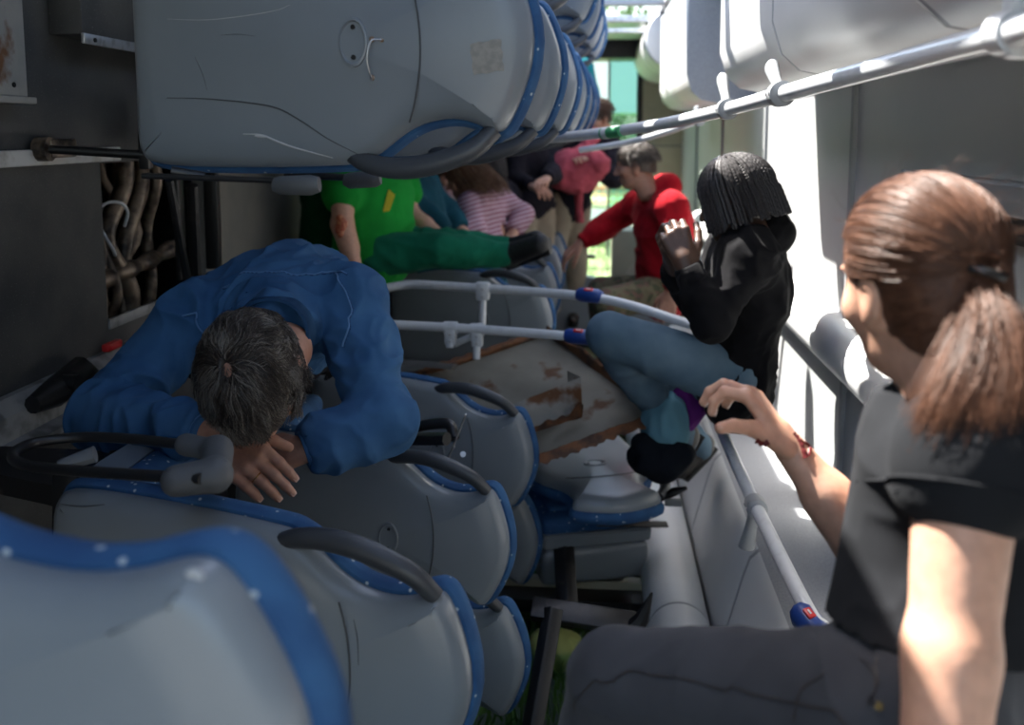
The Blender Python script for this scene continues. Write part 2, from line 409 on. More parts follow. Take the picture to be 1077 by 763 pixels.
# step/engine shelf across the rear top and the low grey parapet
bm = NB(); box(bm, (.95, 8.55, 2.36), (1.95, 9.0, 2.54), bev=.01); struct(mesh_obj('trim_34', bm, M['black'], smooth=False))
for i, (y0, y1, z) in enumerate([(7.1, 7.5, 2.50), (7.75, 8.3, 2.49)]):
    bm = NB(); box(bm, (.95, y0, z), (1.95, y1, z+.05), bev=.01); struct(mesh_obj('trim_%d' % (35+i), bm, M['alu'], smooth=False))
bm = NB(); prism(bm, [(.95, .35), (1.95, .35), (1.95, .45), (1.45, .72), (.95, .80)], 6.9, 7.0); struct(mesh_obj('trim_38', bm, M['shell'], smooth=False))
# cream tail cabinet with a round speaker cover
t = thing('tail_cabinet', 'cream tail cabinet with a round disc, low by the rear opening', 'cabinet', (1.76, 8.2, .0))
bm = NB(); box(bm, (-.23, -.1, .0), (.33, .6, .95), bev=.02); mesh_obj('body', bm, M['cream'], t)
bm = NB(); tube(bm, [(.02, -.12, .55), (.02, -.10, .55)], .14, 32); tube(bm, [(.02, -.13, .55), (.02, -.12, .55)], .11, 32); mesh_obj('round_cover', bm, mat('pale_disc', (.5, .48, .38), .5), t)

# ================================================================== boxes and rails under the roof edges
def cover_profile(up):
    """(x, z) outline of a side cover, upper or lower"""
    return [(2.15, 1.905), (1.96, 1.885), (1.89, 1.90), (1.845, 1.94), (1.82, 2.02), (1.82, 2.50), (2.15, 2.50)] if up else \
        [(2.15, .05), (1.80, .05), (1.79, .14), (1.855, .38), (1.875, .44), (1.90, .465), (1.98, .475), (2.15, .47)]
def cover(name, label, y0, y1, up, mats, group, sh=0):
    t = thing(name, label, 'cover', (1.9, y0, 2.0 if up else .5), group)
    pr = [(x-1.9, z-(2.0 if up else .5)+sh) for x, z in cover_profile(up)]
    n = max(1, round((y1-y0)/.95)); w = (y1-y0)/n
    for k in range(n):
        bm = NB(); prism(bm, pr, k*w+.004, (k+1)*w-.004)
        bmesh.ops.bevel(bm, geom=[e for e in bm.edges if abs(e.verts[0].co.y-e.verts[1].co.y) < 1e-6], offset=.008, segments=2, affect='EDGES')
        mesh_obj('cover_panel', bm, mats, t)
    bm = NB(); pe = [(a*.985+.002, b*.99) for a, b in pr]; prism(bm, pe, 0.002, (y1-y0)-.002); mesh_obj('inner_body', bm, M['cover_grey'], t)
    return t
cover('window_cover', 'long grey and white rounded cover nearest the camera at upper right', -.6, 3.62, True, M['panel_white'], 'upper covers')
cover('window_cover', 'white cover with a dark end face beyond the upper near cover', 4.9, 6.9, True, M['panel_white'], 'upper covers')
cover('window_cover', 'large pale blue grey cover low at right beside the gripped handrail', .2, 4.85, False, M['panel_white'], 'lower covers')
cover('window_cover', 'pale low cover behind the seated person in the black hoodie', 4.9, 6.6, False, M['panel_white'], 'lower covers')
# ribbed corner duct: upper far, and smooth lower one beside the window
def duct(name, label, y0, y1, c, r, n, group):
    t = thing(name, label, 'duct', (c[0], y0, c[1]), group); w = (y1-y0)/n
    for k in range(n):
        bm = NB(); a, b = k*w+.006, (k+1)*w-.006
        pts = [(0, a, 0), (0, a+.02, 0), (0, b-.02, 0), (0, b, 0)]
        tube(bm, pts, [r*.96, r, r, r*.96], 40); mesh_obj('duct_section', bm, M['panel_white'], t)
    bm = NB(); tube(bm, [(0, .01, 0), (0, (y1-y0)-.01, 0)], r*.95, 32); mesh_obj('duct_core', bm, M['trim'], t)
    return t
duct('corner_duct', 'ribbed pale cylinder running along the upper rear corner of the roof', 7.0, 9.0, (1.93, 2.38), .21, 5, 'corner ducts')
duct('corner_duct', 'smooth pale rounded duct at lower centre right below the handrail', 1.9, 5.6, (1.675, .115), .105, 3, 'corner ducts')
# grab slot and latch on the lower duct
t = thing('cover_latch', 'small dark latch on the pale lower duct', 'latch', P(708, 521, 3.35))
bm = NB(); tube(bm, [(-.045, 0, -.02), (.0, -.01, .015), (.045, -.02, .035)], [.006, .016, .006], 10); mesh_obj('lever', bm, M['black'], t)
bm = NB(); box(bm, (-.03, -.02, -.035), (.03, .0, -.01), bev=.004); mesh_obj('catch', bm, M['shell2'], t)
# recess of the roof hatch
t = thing('roof_hatch', 'dark framed roof hatch behind the woman with the ponytail', 'hatch', (2.14, 1.0, 1.35))
bm = NB(); box(bm, (-.03, -.2, .25), (.01, 1.45, .31), bev=.006); box(bm, (-.03, -.2, -.25), (.01, -.14, .31), bev=.006); mesh_obj('hatch_frame', bm, M['trim'], t, smooth=False)
bm = NB(); box(bm, (-.012, -.14, .20), (.005, 1.44, .25)); mesh_obj('gap', bm, M['black'], t, smooth=False)

def bracket(root, p, q, r=.021):
    """collar round the rail at p with an arm to q (local to root)"""
    bm = NB(); p = Vector(p); q = Vector(q); d = (q-p).normalized()
    tube(bm, [p-Vector((0, .03, 0)), p-Vector((0, .026, 0)), p+Vector((0, .026, 0)), p+Vector((0, .03, 0))], [r*.95, r+.007, r+.007, r*.95], 20)
    tube(bm, [p, p.lerp(q, .5), q], [.013, .012, .017], 14, flat=1.35)
    mesh_obj('bracket', bm, M['bracket'], root)
    for s in (-.018, .018):
        bm = NB(); tube(bm, [p+Vector((-.022, s, 0)), p+Vector((-.030, s, 0))], .004, 8); mesh_obj('screw', bm, M['steel'], root)
rp = [P(1110, 22, 1.08), P(1052, 38, 1.24), P(960, 62, 1.60), P(830, 97, 2.20), P(765, 115, 2.70), P(700, 130, 3.15), P(640, 139, 3.42), P(596, 144, 3.55), P(548, 147, 3.66)]
o = rp[3]; t = thing('ceiling_handrail', 'long upper white handrail curving from top right to the seat backs', 'handrail', o)
cv = crom([p-o for p in rp], 10)
bm = NB(); tube(bm, cv, .0185, 20, nrm=(0, 0, 1)); mesh_obj('rail', bm, M['rail'], t)
bracket(t, P(821, 99, 2.25)-o, P(812, 72, 2.42)-o); bracket(t, P(765, 115, 2.70)-o, P(760, 84, 2.85)-o)
bm = NB(); e = rp[1]-o
box(bm, (e.x-.012, e.y-.055, e.z-.03), (e.x+.04, e.y-.02, e.z+.12), bev=.01); tube(bm, [e+Vector((.0, -.05, 0)), e+Vector((-.004, -.015, .001))], .026, 20); mesh_obj('end_bracket', bm, M['rail'], t)
for dz in (.0, .05, .09):
    bm = NB(); tube(bm, [e+Vector((.012, -.062, dz)), e+Vector((.012, -.052, dz))], .006, 10); mesh_obj('screw', bm, M['steel'], t)
a, b = P(660, 137, 3.30)-o, P(674, 135, 3.25)-o
a2, b2 = P(634, 140.5, 3.44)-o, P(654, 138, 3.35)-o
bm = NB(); tube(bm, [a2, b2], .0192, 20); mesh_obj('green_sticker', bm, mat('green_sticker', (.05, .28, .12), .5), t, label='small green and white printed sticker')
bm = NB(); tube(bm, [a2.lerp(b2, .1), a2.lerp(b2, .35)], .0196, 20); mesh_obj('white_sticker', bm, M['panel_white'], t)
fr = [P(750, 121, 4.1), P(700, 139, 4.4), P(660, 150, 4.6), P(610, 158, 4.7)]
o = fr[0]; t = thing('ceiling_handrail', 'thinner far handrail just below the long upper one', 'handrail', o)
bm = NB(); tube(bm, crom([p-o for p in fr], 8), .014, 14); mesh_obj('rail', bm, M['rail'], t)
bracket(t, P(735, 127, 4.18)-o, P(733, 116, 4.95)-o, .016)
# lower handrail with its stop button
lr = [P(866, 662, 2.10), P(848, 640, 2.16), P(795, 533, 2.62), P(762, 460, 3.18), P(741, 408, 3.9), P(728, 380, 4.5)]
o = lr[2]; t = thing('lower_handrail', 'white lower handrail at right below the ponytail woman\'s raised hand', 'handrail', o)
bm = NB(); tube(bm, crom([p-o for p in lr], 10), .0185, 20); mesh_obj('rail', bm, M['rail'], t)
bracket(t, Vector((0, 0, 0)), P(785, 572, 2.66)-o+Vector((.0, 0, -.01)))
q = P(851, 656, 2.12)-o; ax = (lr[1]-lr[0]).normalized()
def button_box(root, c, d, w=.085, r=.031):
    d = Vector(d).normalized(); bm = NB()
    tube(bm, [c-d*w/2, c-d*(w/2-.015), c+d*(w/2-.015), c+d*w/2], [r*.75, r, r, r*.75], 8, nrm=(0, 0, 1)); bx = mesh_obj('stop_button_box', bm, M['bluebox'], root, label='dark blue button box')
    bm = NB(); u = (Vector((0, -.55, 1))-d*d.dot(Vector((0, -.55, 1)))).normalized(); c2 = c+u*(r*.9)
    s = d.cross(u).normalized()
    mt = Matrix.Translation(c2) @ Matrix((d, s, u)).transposed().to_4x4()
    box(bm, (-w*.17, -r*.30, -.004), (w*.17, r*.30, .006), bev=.003, mtx=mt)
    mesh_obj('button', bm, M['red'], bx)
    bm = NB(); box(bm, (-w*.08, -r*.07, .006), (w*.08, r*.07, .0072), mtx=mt); mesh_obj('button_mark', bm, M['panel_white'], bx)
button_box(t, q, ax)

# ------------------------------------------------------------------ the two bent floor to roof poles
pa = [P(384, 311, 3.85), P(400, 305, 3.86), P(431, 299.5, 3.88), P(470, 301, 3.86), P(508, 303.5, 3.84), P(560, 307, 3.80), P(620, 312.5, 3.72), P(665, 322, 3.66), P(715, 338, 3.6), P(760, 352, 3.55)]
o = pa[4]; t = thing('grab_pole', 'farther of two bent white poles crossing above the rusty sheet', 'pole', o, 'bent poles')
bm = NB(); tube(bm, crom([p-o for p in pa], 8), .0175, 18); mesh_obj('pole_tube', bm, M['rail'], t)
button_box(t, P(620, 311, 3.72)-o, pa[6]-pa[5], .10, .028)
bm = NB(); box(bm, (-.026, -.026, -.045), (.026, .022, .026), bev=.008); tube(bm, [(-.028, 0, 0), (.028, 0, 0)], .024, 16); mesh_obj('clamp', bm, M['rail'], t)
bm = NB(); tube(bm, [(0, 0, -.02), P(507, 345, 3.80)-o], .0145, 14); mesh_obj('cross_tube', bm, M['rail'], t)
for dz in (-.03, .0):
    bm = NB(); tube(bm, [(0, -.030, dz), (0, -.024, dz)], .006, 10); mesh_obj('screw', bm, M['steel'], t)
pb = [P(398, 341, 3.45), P(430, 342.5, 3.46), P(470, 344.5, 3.46), P(500, 346.5, 3.45), P(550, 350, 3.42), P(607, 355.5, 3.37), P(650, 368, 3.33), P(690, 384, 3.30)]
o = pb[3]; t = thing('grab_pole', 'nearer of two bent white poles crossing above the rusty sheet', 'pole', o, 'bent poles')
bm = NB(); tube(bm, crom([p-o for p in pb], 8), .0165, 18); mesh_obj('pole_tube', bm, M['rail'], t)
button_box(t, P(609, 354.5, 3.365)-o, pb[5]-pb[4], .10, .027)
for p in ((474, 345), (502, 347)):
    c = P(p[0], p[1], 3.46)-o
    bm = NB(); tube(bm, [c-Vector((.024, 0, 0)), c+Vector((.024, 0, 0))], .024, 16); box(bm, (c.x-.02, c.y-.024, c.z-.06), (c.x+.02, c.y+.02, c.z), bev=.006); cl = mesh_obj('clamp', bm, M['rail'], t)
    for dz in (-.045, -.02):
        bm = NB(); tube(bm, [c+Vector((0, -.028, dz)), c+Vector((0, -.022, dz))], .005, 10); mesh_obj('screw', bm, M['steel'], cl)
    bm = NB(); tube(bm, [c, P(p[0]-1, 378 if p[0] == 502 else 366, 3.44)-o], .013, 14); mesh_obj('cross_tube', bm, M['rail'], t)
bm = NB(); tube(bm, [P(505, 350, 3.47)-o, P(478, 362, 3.5)-o], .012, 12); mesh_obj('brace', bm, M['rail'], t)
# ================================================================== bus seats
half = [(-.07, 0), (-.07, .10), (-.07, .165), (-.062, .197), (-.04, .215), (.05, .222), (.22, .222), (.36, .217), (.395, .210), (.425, .195), (.455, .173), (.485, .153), (.52, .139), (.565, .133), (.605, .140), (.635, .153), (.650, .156), (.663, .149), (.678, .125), (.695, .085), (.708, .042), (.713, 0)]
def outline(off=0, n=3):
    right = crom([(u, v, 0) for u, v in half], n)
    pts = [Vector((p.x, p.y)) for p in right] + [Vector((p.x, -p.y)) for p in right[-2:0:-1]]
    if off:
        m = len(pts); out = []
        for i in range(m):
            t = (pts[(i+1) % m]-pts[i-1]).normalized(); out.append(pts[i]+Vector((-t.y, t.x))*off)
        pts = out
    return pts            # (u up the back, v across)
def relief(pts, layers, name, m, parent, cap_at=(.30, 0), flip=1):
    """stack inset copies of the outline: layers = (offset, depth); then scaled rings towards the middle"""
    bm = NB(); rings = []
    base = outline(0)
    for kind, a, w in layers:
        if kind == 'o': q = outline(a)
        else:
            q = []; b_ = 1-a
            for p in outline(layers[[l[0] for l in layers].index('s')-1][1]):
                e_ = p-Vector(cap_at); th = math.atan2(e_.y/.20, e_.x/.34); el = Vector((math.cos(th)*.34, math.sin(th)*.10))
                q.append(Vector(cap_at)+e_.lerp(el, min(1, b_*2.6))*a)
            for _ in range(int(b_*130)): q = [(q[i-1]+q[i]*2+q[(i+1) % len(q)])/4 for i in range(len(q))]
        rings.append([bm.verts.new((p.y, w, p.x)) for p in q])
    for A, B in zip(rings, rings[1:]):
        for i in range(len(A)): bm.faces.new((A[i], A[(i+1) % len(A)], B[(i+1) % len(A)], B[i]))
    bm.faces.new(rings[0]); bm.faces.new(rings[-1][::-1])
    bmesh.ops.remove_doubles(bm, verts=bm.verts, dist=1e-5); bmesh.ops.recalc_face_normals(bm, faces=bm.faces)
    return mesh_obj(name, bm, m, parent)
def shell_depth(u, v):        # how far the back stands out at (u, v); matches the layers below
    return -.052
RECL = math.radians(10)
def make_seat(side, label, cat='seat'):
    """upright seat facing +y, root at its foot; side = +1/-1 puts the grab handle on the local +x/-x edge"""
    t = thing('bus_seat', label, cat)
    base = Matrix.Translation((0, .12, .475)) @ Matrix.Rotation(RECL, 4, 'X')
    def put(o): o.matrix_basis = base; return o
    pts = None
    sh = put(relief(pts, [('o', 0, .012), ('o', 0, -.004), ('o', -.004, -.014), ('o', -.012, -.024), ('o', -.024, -.031), ('s', .93, -.035), ('s', .86, -.038), ('s', .74, -.043), ('s', .5, -.049), ('s', .25, -.052), ('s', .02, -.052)], 'backrest_shell', M['shell'], t))
    put(relief(pts, [('o', -.006, .010), ('o', .006, .012), ('o', .012, .020), ('o', .0135, .032), ('o', .010, .046), ('o', -.002, .055), ('s', .9, .060), ('s', .6, .056), ('s', .02, .052)], 'backrest_pad', M['fabric'], t))
    # curved mould line and round plate on the shell
    bm = NB()
    tube(bm, crom([(.14, -.0415, .50), (.10, -.0445, .512), (.04, -.047, .522), (-.02, -.0475, .522), (-.08, -.0455, .512), (-.13, -.0425, .495)], 6), .0016, 6); mesh_obj('mould_line', bm, M['seam'], sh)
    bm = NB(); rr = [(1.0, -.044), (.97, -.0535), (.86, -.0545), (.80, -.0505), (.0, -.0500)]; cz = .40; prev = None
    for k, w in rr:
        ring = [bm.verts.new((.044*max(k, .01)*math.cos(2*PI*i/36), w, cz+.028*max(k, .01)*math.sin(2*PI*i/36))) for i in range(36)]
        if prev:
            for i in range(36): bm.faces.new((prev[i], prev[(i+1) % 36], ring[(i+1) % 36], ring[i]))
        prev = ring
    bm.faces.new(prev); bmesh.ops.recalc_face_normals(bm, faces=bm.faces)
    pl = mesh_obj('round_plate', bm, M['shell'], sh)
    for vx in (-.026, .026):
        bm = NB(); tube(bm, [(vx, -.049, cz), (vx, -.0525, cz)], .0045, 10); mesh_obj('screw', bm, M['black'], pl)
    # grab handle bridging the notch
    s = side
    bm = NB(); hp = crom([(s*.198, -.008, .375), (s*.213, -.018, .41), (s*.221, -.022, .46), (s*.218, -.023, .51), (s*.206, -.022, .56), (s*.186, -.018, .61), (s*.152, -.006, .646)], 6)
    n = len(hp); tube(bm, hp, [.0145+.0045*math.sin(PI*i/(n-1)) for i in range(n)], 14, flat=1.1); put(mesh_obj('grab_handle', bm, M['handle'], t))
    # cushion, pan, frame
    bm = NB(); box(bm, (-.21, .15, .455), (.21, .56, .53), bev=.03, seg=4); box(bm, (-.17, .18, .51), (.17, .50, .542), bev=.014, seg=3); mesh_obj('seat_cushion', bm, M['fabric'], t)
    bm = NB(); prism(bm, [(.15, .47), (.15, .405), (.30, .39), (.50, .40), (.575, .42), (.575, .47)], -.205, .205, ax='x'); 
    bmesh.ops.bevel(bm, geom=[e for e in bm.edges], offset=.006, segments=2, affect='EDGES'); mesh_obj('seat_pan', bm, M['shell'], t)
    fr = None
    bm = NB()
    for y in (.24, .46): box(bm, (-.225, y-.02, .345), (.225, y+.02, .395), bev=.005)
    box(bm, (-.03, .24, .345), (.03, .46, .385), bev=.004)
    fr = mesh_obj('seat_frame', bm, M['black'], t)
    bm = NB(); prism(bm, [(.24, .35), (.46, .35), (.40, .0), (.32, .0)], s*.15-.02, s*.15+.02, ax='x'); box(bm, (s*.15-.06, .28, 0), (s*.15+.06, .45, .012), bev=.003); mesh_obj('leg', bm, M['black'], t)
    return t
ROTU = (0, PI/2, 0)
# local x -> world -z : the aisle edge of the lower seats is local -x, of the upper seats local +x
lowp = make_seat(-1, ''); uppp = make_seat(1, '')
_used = {lowp.name: False, uppp.name: False}
def seat(proto, label, group, apexY, zc, x0=0., rot=(0, PI/2, 0), loc=None):
    if not _used[proto.name]: s = proto; _used[proto.name] = True
    else: s = copy_tree(proto)
    s['label'] = label; s['group'] = group; s.scale = (1, 1, 1)
    s.location = loc if loc is not None else (x0, apexY, zc); s.rotation_euler = rot
    return s
def tilt(dx=0, dy=0, dz=0): return (Matrix.Rotation(dz, 3, 'Z') @ Matrix.Rotation(dy, 3, 'Y') @ Matrix.Rotation(dx, 3, 'X') @ Matrix.Rotation(PI/2, 3, 'Y')).to_euler()
G1, G2, G3, G4 = 'lower seats along the aisle', 'lower seats by the ground side windows', 'upper seats along the aisle', 'upper seats by the sky side windows'
A1 = seat(lowp, 'blurred seat closest to the camera at bottom left', G1, .98, 1.17, -.10)
A1.rotation_euler = tilt(dy=.0); A1.scale = (1, 1, 1.4)
def backref(o, u, v): return (Matrix.LocRotScale(Vector((0, 0, 0)), o.rotation_euler, o.scale) @ Matrix.Translation((0, .12, .475)) @ Matrix.Rotation(RECL, 4, 'X')) @ Vector((v, -.01, u))
A2 = seat(lowp, 'second nearest lower seat, with folded black armrest, before the man in denim', G1, 1.50, .935, .02, tilt(dy=.07))
A3 = seat(lowp, 'grey seat back on which the man in denim rests his arms', G1, 2.45, .755, .0, tilt(dy=.07))
A4 = seat(lowp, 'grey seat back directly in front of the rusty sheet', G1, 3.12, .755, .02, tilt(dy=.06))
W3 = seat(lowp, 'low seat back whose rim shows under the denim man\'s seat', G2, 2.55, .31, .03)
W2 = seat(lowp, 'barely visible seat back at the bottom edge of the picture', G2, 1.92, .275, .0)
W4 = seat(lowp, 'small seat back lobe wedged below the seat before the rusty sheet', G2, 3.35, .31, .02)
A6 = seat(lowp, 'seat carrying the outstretched legs of the woman in green trousers', G1, 4.5, .88, .02)
for y, z, l in ((5.2, .89, 'first seat back behind the one under the green trousers'), (5.9, .90, 'seat back near the reaching hand of the man in red'), (6.6, .91, 'farthest lower seat back at the rear opening')):
    seat(lowp, l, G1, y, z, .02)
seat(lowp, 'window side seat back below the seat carrying the green trousers', G2, 4.5, .42, .0); seat(lowp, 'window side seat back one row behind the bent poles', G2, 5.2, .43, .0)
# the collapsed seat: back folded face down over its cushion
FS = copy_tree(lowp); FS.scale = (1, 1, 1); FS['label'] = 'collapsed seat lying with its grey shell upward beside the lower duct'; FS['group'] = G2
for ch in FS.children:
    if ch.name.startswith(('backrest', 'grab')): ch.matrix_basis = Matrix.Translation((0, .10, .60)) @ Matrix.Rotation(-math.radians(82), 4, 'X')
_y = Vector((.30, -.94, -.16)).normalized(); _x = _y.cross(Vector((0, 0, 1))).normalized(); _z = _x.cross(_y)
FS.rotation_euler = Matrix((_x, _y, _z)).transposed().to_euler()
FS.location = P(655, 538, 3.22) - FS.rotation_euler.to_matrix() @ Vector((0, .10+.70, .60+.09))
bm = NB(); box(bm, (-.205, .16, .26), (.205, .58, .41), bev=.03, seg=3); mesh_obj('seat_side', bm, M['shell'], FS)
# the seat nearest the camera has lost its handle
for ch in list(A1.children):
    if ch.name.startswith('grab_handle'): bpy.data.objects.remove(ch)
A1.location = P(200, 605, .70) - backref(A1, .650, -.150)
for nm, y, z, l in (('a', 1.75, 1.905, 'huge upper seat back filling the top left'), ('b', 2.5, 1.905, 'second upper seat back, just behind the huge top left one'),
                 ('c', 3.3, 1.905, 'third upper seat back counted from the camera'), ('d', 4.1, 1.905, 'fourth upper seat back counted from the camera'), ('e', 4.8, 1.905, 'fifth upper seat back counted from the camera'), ('f', 5.5, 1.905, 'last aisle side upper seat back, above the standing adults')):
    o = seat(uppp, l, G3, y, z, .10+.03*(y-1.75))
for y, z, l in ((3.3, 2.35, 'nearest of the nested seat backs at the top edge'), (4.1, 2.35, 'second of the nested seat backs at the top edge'), (4.8, 2.35, 'third of the nested seat backs at the top edge'), (5.5, 2.35, 'fourth of the nested seat backs at the top edge'), (6.2, 2.35, 'farthest and smallest of the nested top seat backs')):
    seat(uppp, l, G4, y, z, .15+.025*(y-1.75))
# ================================================================== loose and fixed details inside the bus
# opening in the floor with the underbody behind it
t = thing('underbody_machinery', 'rusty pipes and cables seen through the torn hole in the dark floor', 'machinery', (-.25, 3.0, 1.42))
bm = NB(); box(bm, (-.18, -.45, -.35), (-.16, .55, .40)); box(bm, (-.18, -.45, -.37), (.21, .55, -.35)); box(bm, (-.18, -.45, .40), (.21, .55, .42)); box(bm, (-.18, -.47, -.37), (.21, -.45, .42)); box(bm, (-.18, .55, -.37), (.21, .57, .42)); mesh_obj('recess', bm, M['black'], t, smooth=False)
M['pipe'] = mat('grimy_pipe', (.24, .18, .13), .4, metal=.3, noise=(16, (.03, .022, .018), .4, .6, 9), bump=(60, .5, .004))
rg = random.Random(3)
for k in range(9):
    y = -.26+.062*k+rg.uniform(-.02, .02); bm = NB(); r = rg.uniform(.014, .03)
    tube(bm, crom([(rg.uniform(.04, .17), y+rg.uniform(-.06, .06), z) for z in (-.34, -.18, 0, .18, .38)], 6), r, 12); mesh_obj('pipe', bm, M['pipe'], t)
bm = NB(); tube(bm, crom([(.20+.02*math.sin(a*2), -.14+.07*math.cos(a), .04+.08*math.sin(a)) for a in np.linspace(0, 5, 10)], 4), .005, 8); mesh_obj('cable', bm, M['rail'], t)
bm = NB(); tube(bm, crom([(.13, -.27, -.13), (.15, -.05, -.115), (.17, .15, -.095), (.19, .36, -.06)], 6), [.026+.006*math.sin(i*1.7) for i in range(19)], 12); mesh_obj('rusty_rod', bm, M['pipe'], t)
bm = NB(); box(bm, (.02, -.26, -.18), (.06, -.17, -.155), bev=.006); mesh_obj('fitting', bm, M['alu'], t)
for k, (y, w) in enumerate(((.16, .05), (.42, .03))):
    bm = NB(); box(bm, (.255, y, -.16), (.275+.03*k, y+w, .32), bev=.004); mesh_obj('post', bm, M['black'], t)
bm = NB(); box(bm, (.245, -.30, -.235), (.257, .42, -.205), bev=.002); mesh_obj('torn_edge', bm, M['ledge'], t)
# fittings on the floor plane, upper left
t = thing('hinge_rod', 'black hinge rod bolted to the white strip at left', 'rod', P(20, 157, 2.36)); t.location.x = .045
e = P(152, 163, 2.40)-Vector(t.location)
bm = NB(); tube(bm, [(0, 0, 0), e], .011, 12); mesh_obj('rod', bm, M['black'], t)
bm = NB(); tube(bm, [(-.03, 0, 0), (.005, .0, 0)], .030, 14); box(bm, (-.03, .0, -.022), (.01, .12, .025), bev=.006); mesh_obj('mount', bm, M['pipe'], t)
bm = NB(); box(bm, (e.x-.012, e.y-.01, -.05), (e.x+.014, e.y+.02, .04), bev=.004); mesh_obj('end_plate', bm, M['black'], t)
def on_wall(name, label, cat, px0, py0, px1, py1, d, m, x=.0):
    a = PX(px0, py0, x+d); b = PX(px1, py1, x+d)
    t = thing(name, label, cat, (x, min(a.y, b.y), min(a.z, b.z)))
    return t, abs(b.y-a.y), abs(b.z-a.z)
t, dy, dz = on_wall('metal_plate', 'rust-stained pale metal plate at the top left corner', 'plate', -60, 0, 30, 104, .05, None)
bm = NB(); box(bm, (0, -.1, 0), (.05, dy, dz+.4), bev=.004); mesh_obj('plate', bm, M['rusty'], t)
bm = NB(); box(bm, (.0, -.1, -.012), (.06, dy+.02, .004), bev=.003); mesh_obj('lip', bm, M['rusty'], t)
for k in (.35, .8):
    bm = NB(); tube(bm, [(.048, dy*k, .03), (.053, dy*k, .03)], .006, 10); mesh_obj('screw', bm, M['black'], t)
t, dy, dz = on_wall('heater_box', 'black box with an aluminium bottom edge beside the huge upper seat', 'box', 85, 0, 160, 50, .09, None)
bm = NB(); box(bm, (0, 0, 0), (.09, dy+.35, dz+.4), bev=.006); mesh_obj('housing', bm, M['darkfloor'], t)
bm = NB(); box(bm, (.085, 0, -.022), (.095, dy+.35, .004), bev=.002); mesh_obj('aluminium_edge', bm, M['alu'], t)
for k in (.05, .30):
    bm = NB(); tube(bm, [(.094, k, -.01), (.099, k, -.01)], .006, 10); mesh_obj('screw', bm, M['black'], t)
# black hinge and the red fragment on the ledge
p = PX(62, 402, .07); t = thing('ledge_bracket', 'black pivot bracket on the grey ledge left of the denim sleeve', 'bracket', p)
bm = NB(); tube(bm, [(-.0, -.12, -.025), (0, -.02, -.02), (0, .10, 0), (0, .2, -.05)], [.02, .035, .038, .02], 10, flat=1.1); mesh_obj('casting', bm, M['black'], t)
bm = NB(); tube(bm, [(.01, 0, 0), (.05, 0, 0)], .02, 12); mesh_obj('pivot', bm, M['black'], t)
p = PX(119, 362, .03); t = tag(link('x', None), '', '') if False else None
bm = NB(); box(bm, (-.012, -.04, -.01), (.012, .04, .012), bev=.005); o = mesh_obj('red_lens', bm, M['red']); o.location = PX(118, 364, .03); tag(o, 'small red plastic fragment on the ledge by the dark floor', 'fragment')
# armrests
def armrest(name, label, pts, cap, r, capr, parent=None, group=None):
    o = Vector(cap[0]); t = thing(name, label, 'armrest', o, group)
    for q in pts:
        bm = NB(); tube(bm, crom([Vector(p)-o for p in q], 8), r, 14); mesh_obj('bar', bm, M['blackplastic'], t)
    return t, o
YA = 1.50
a0 = [P(212, 504, 1.44), P(150, 500, 1.47), P(60, 494, 1.52), P(22, 488, 1.55), P(14, 478, 1.60), P(36, 466, 1.68), P(90, 460, 1.72), P(150, 463, 1.68), P(205, 470, 1.62)]
o = a0[0]; t = thing('folded_armrest', 'black tube armrest loop with grey rubber end beside the man\'s hands', 'armrest', o)
bm = NB(); tube(bm, crom([p-o for p in a0], 8), .0095, 14); mesh_obj('bar_loop', bm, M['blackplastic'], t)
c0, c1 = P(184, 502, 1.44)-o, P(228, 470, 1.60)-o
F = Field(np.array([-.15, -.1, -.12]), np.array([.16, .3, .16]), .004)
for a_, b_, r_ in ((P(186, 506, 1.45)-o, P(226, 500, 1.47)-o, .028), (P(226, 500, 1.47)-o, P(229, 474, 1.60)-o, .027), (P(229, 474, 1.60)-o, P(196, 468, 1.62)-o, .020)): F.cone(a_, b_, r_*.9, r_, .01)
V, Q = F.mesh(); np_obj('rubber_end', relax(V, Q), Q, M['capgrey'], t)
bm = NB(); tube(bm, [P(62, 490, 1.58)-o, P(100, 478, 1.60)-o], [.013, .020], 10, flat=.7); mesh_obj('catch', bm, M['shell2'], t)
t = thing('upper_armrest', 'black rod with grey rubber end under the huge upper seat', 'armrest', P(300, 193, 1.70)); o = Vector(t.location)
bm = NB(); tube(bm, [P(150, 185, 1.72)-o, P(292, 190, 1.70)-o], .0055, 10); tube(bm, [P(180, 180, 1.72)-o, P(215, 186, 1.74)-o], .009, 10); mesh_obj('bar', bm, M['blackplastic'], t)
bm = NB(); tube(bm, [P(288, 194, 1.70)-o, P(294, 195, 1.70)-o, P(326, 195, 1.66)-o, P(336, 194, 1.66)-o], [.012, .016, .0175, .013], 16); mesh_obj('rubber_end', bm, M['capgrey'], t)
t = thing('upper_armrest', 'smaller grey rubber armrest end further along under the upper seats', 'armrest', P(380, 188, 2.40)); o = Vector(t.location)
bm = NB(); tube(bm, [P(300, 184, 2.42)-o, P(370, 187, 2.4)-o], .009, 10); mesh_obj('bar', bm, M['blackplastic'], t)
bm = NB(); tube(bm, [P(362, 189, 2.40)-o, P(368, 190, 2.40)-o, P(394, 188, 2.36)-o, P(400, 187, 2.36)-o], [.014, .02, .021, .016], 16); mesh_obj('rubber_end', bm, M['capgrey'], t)
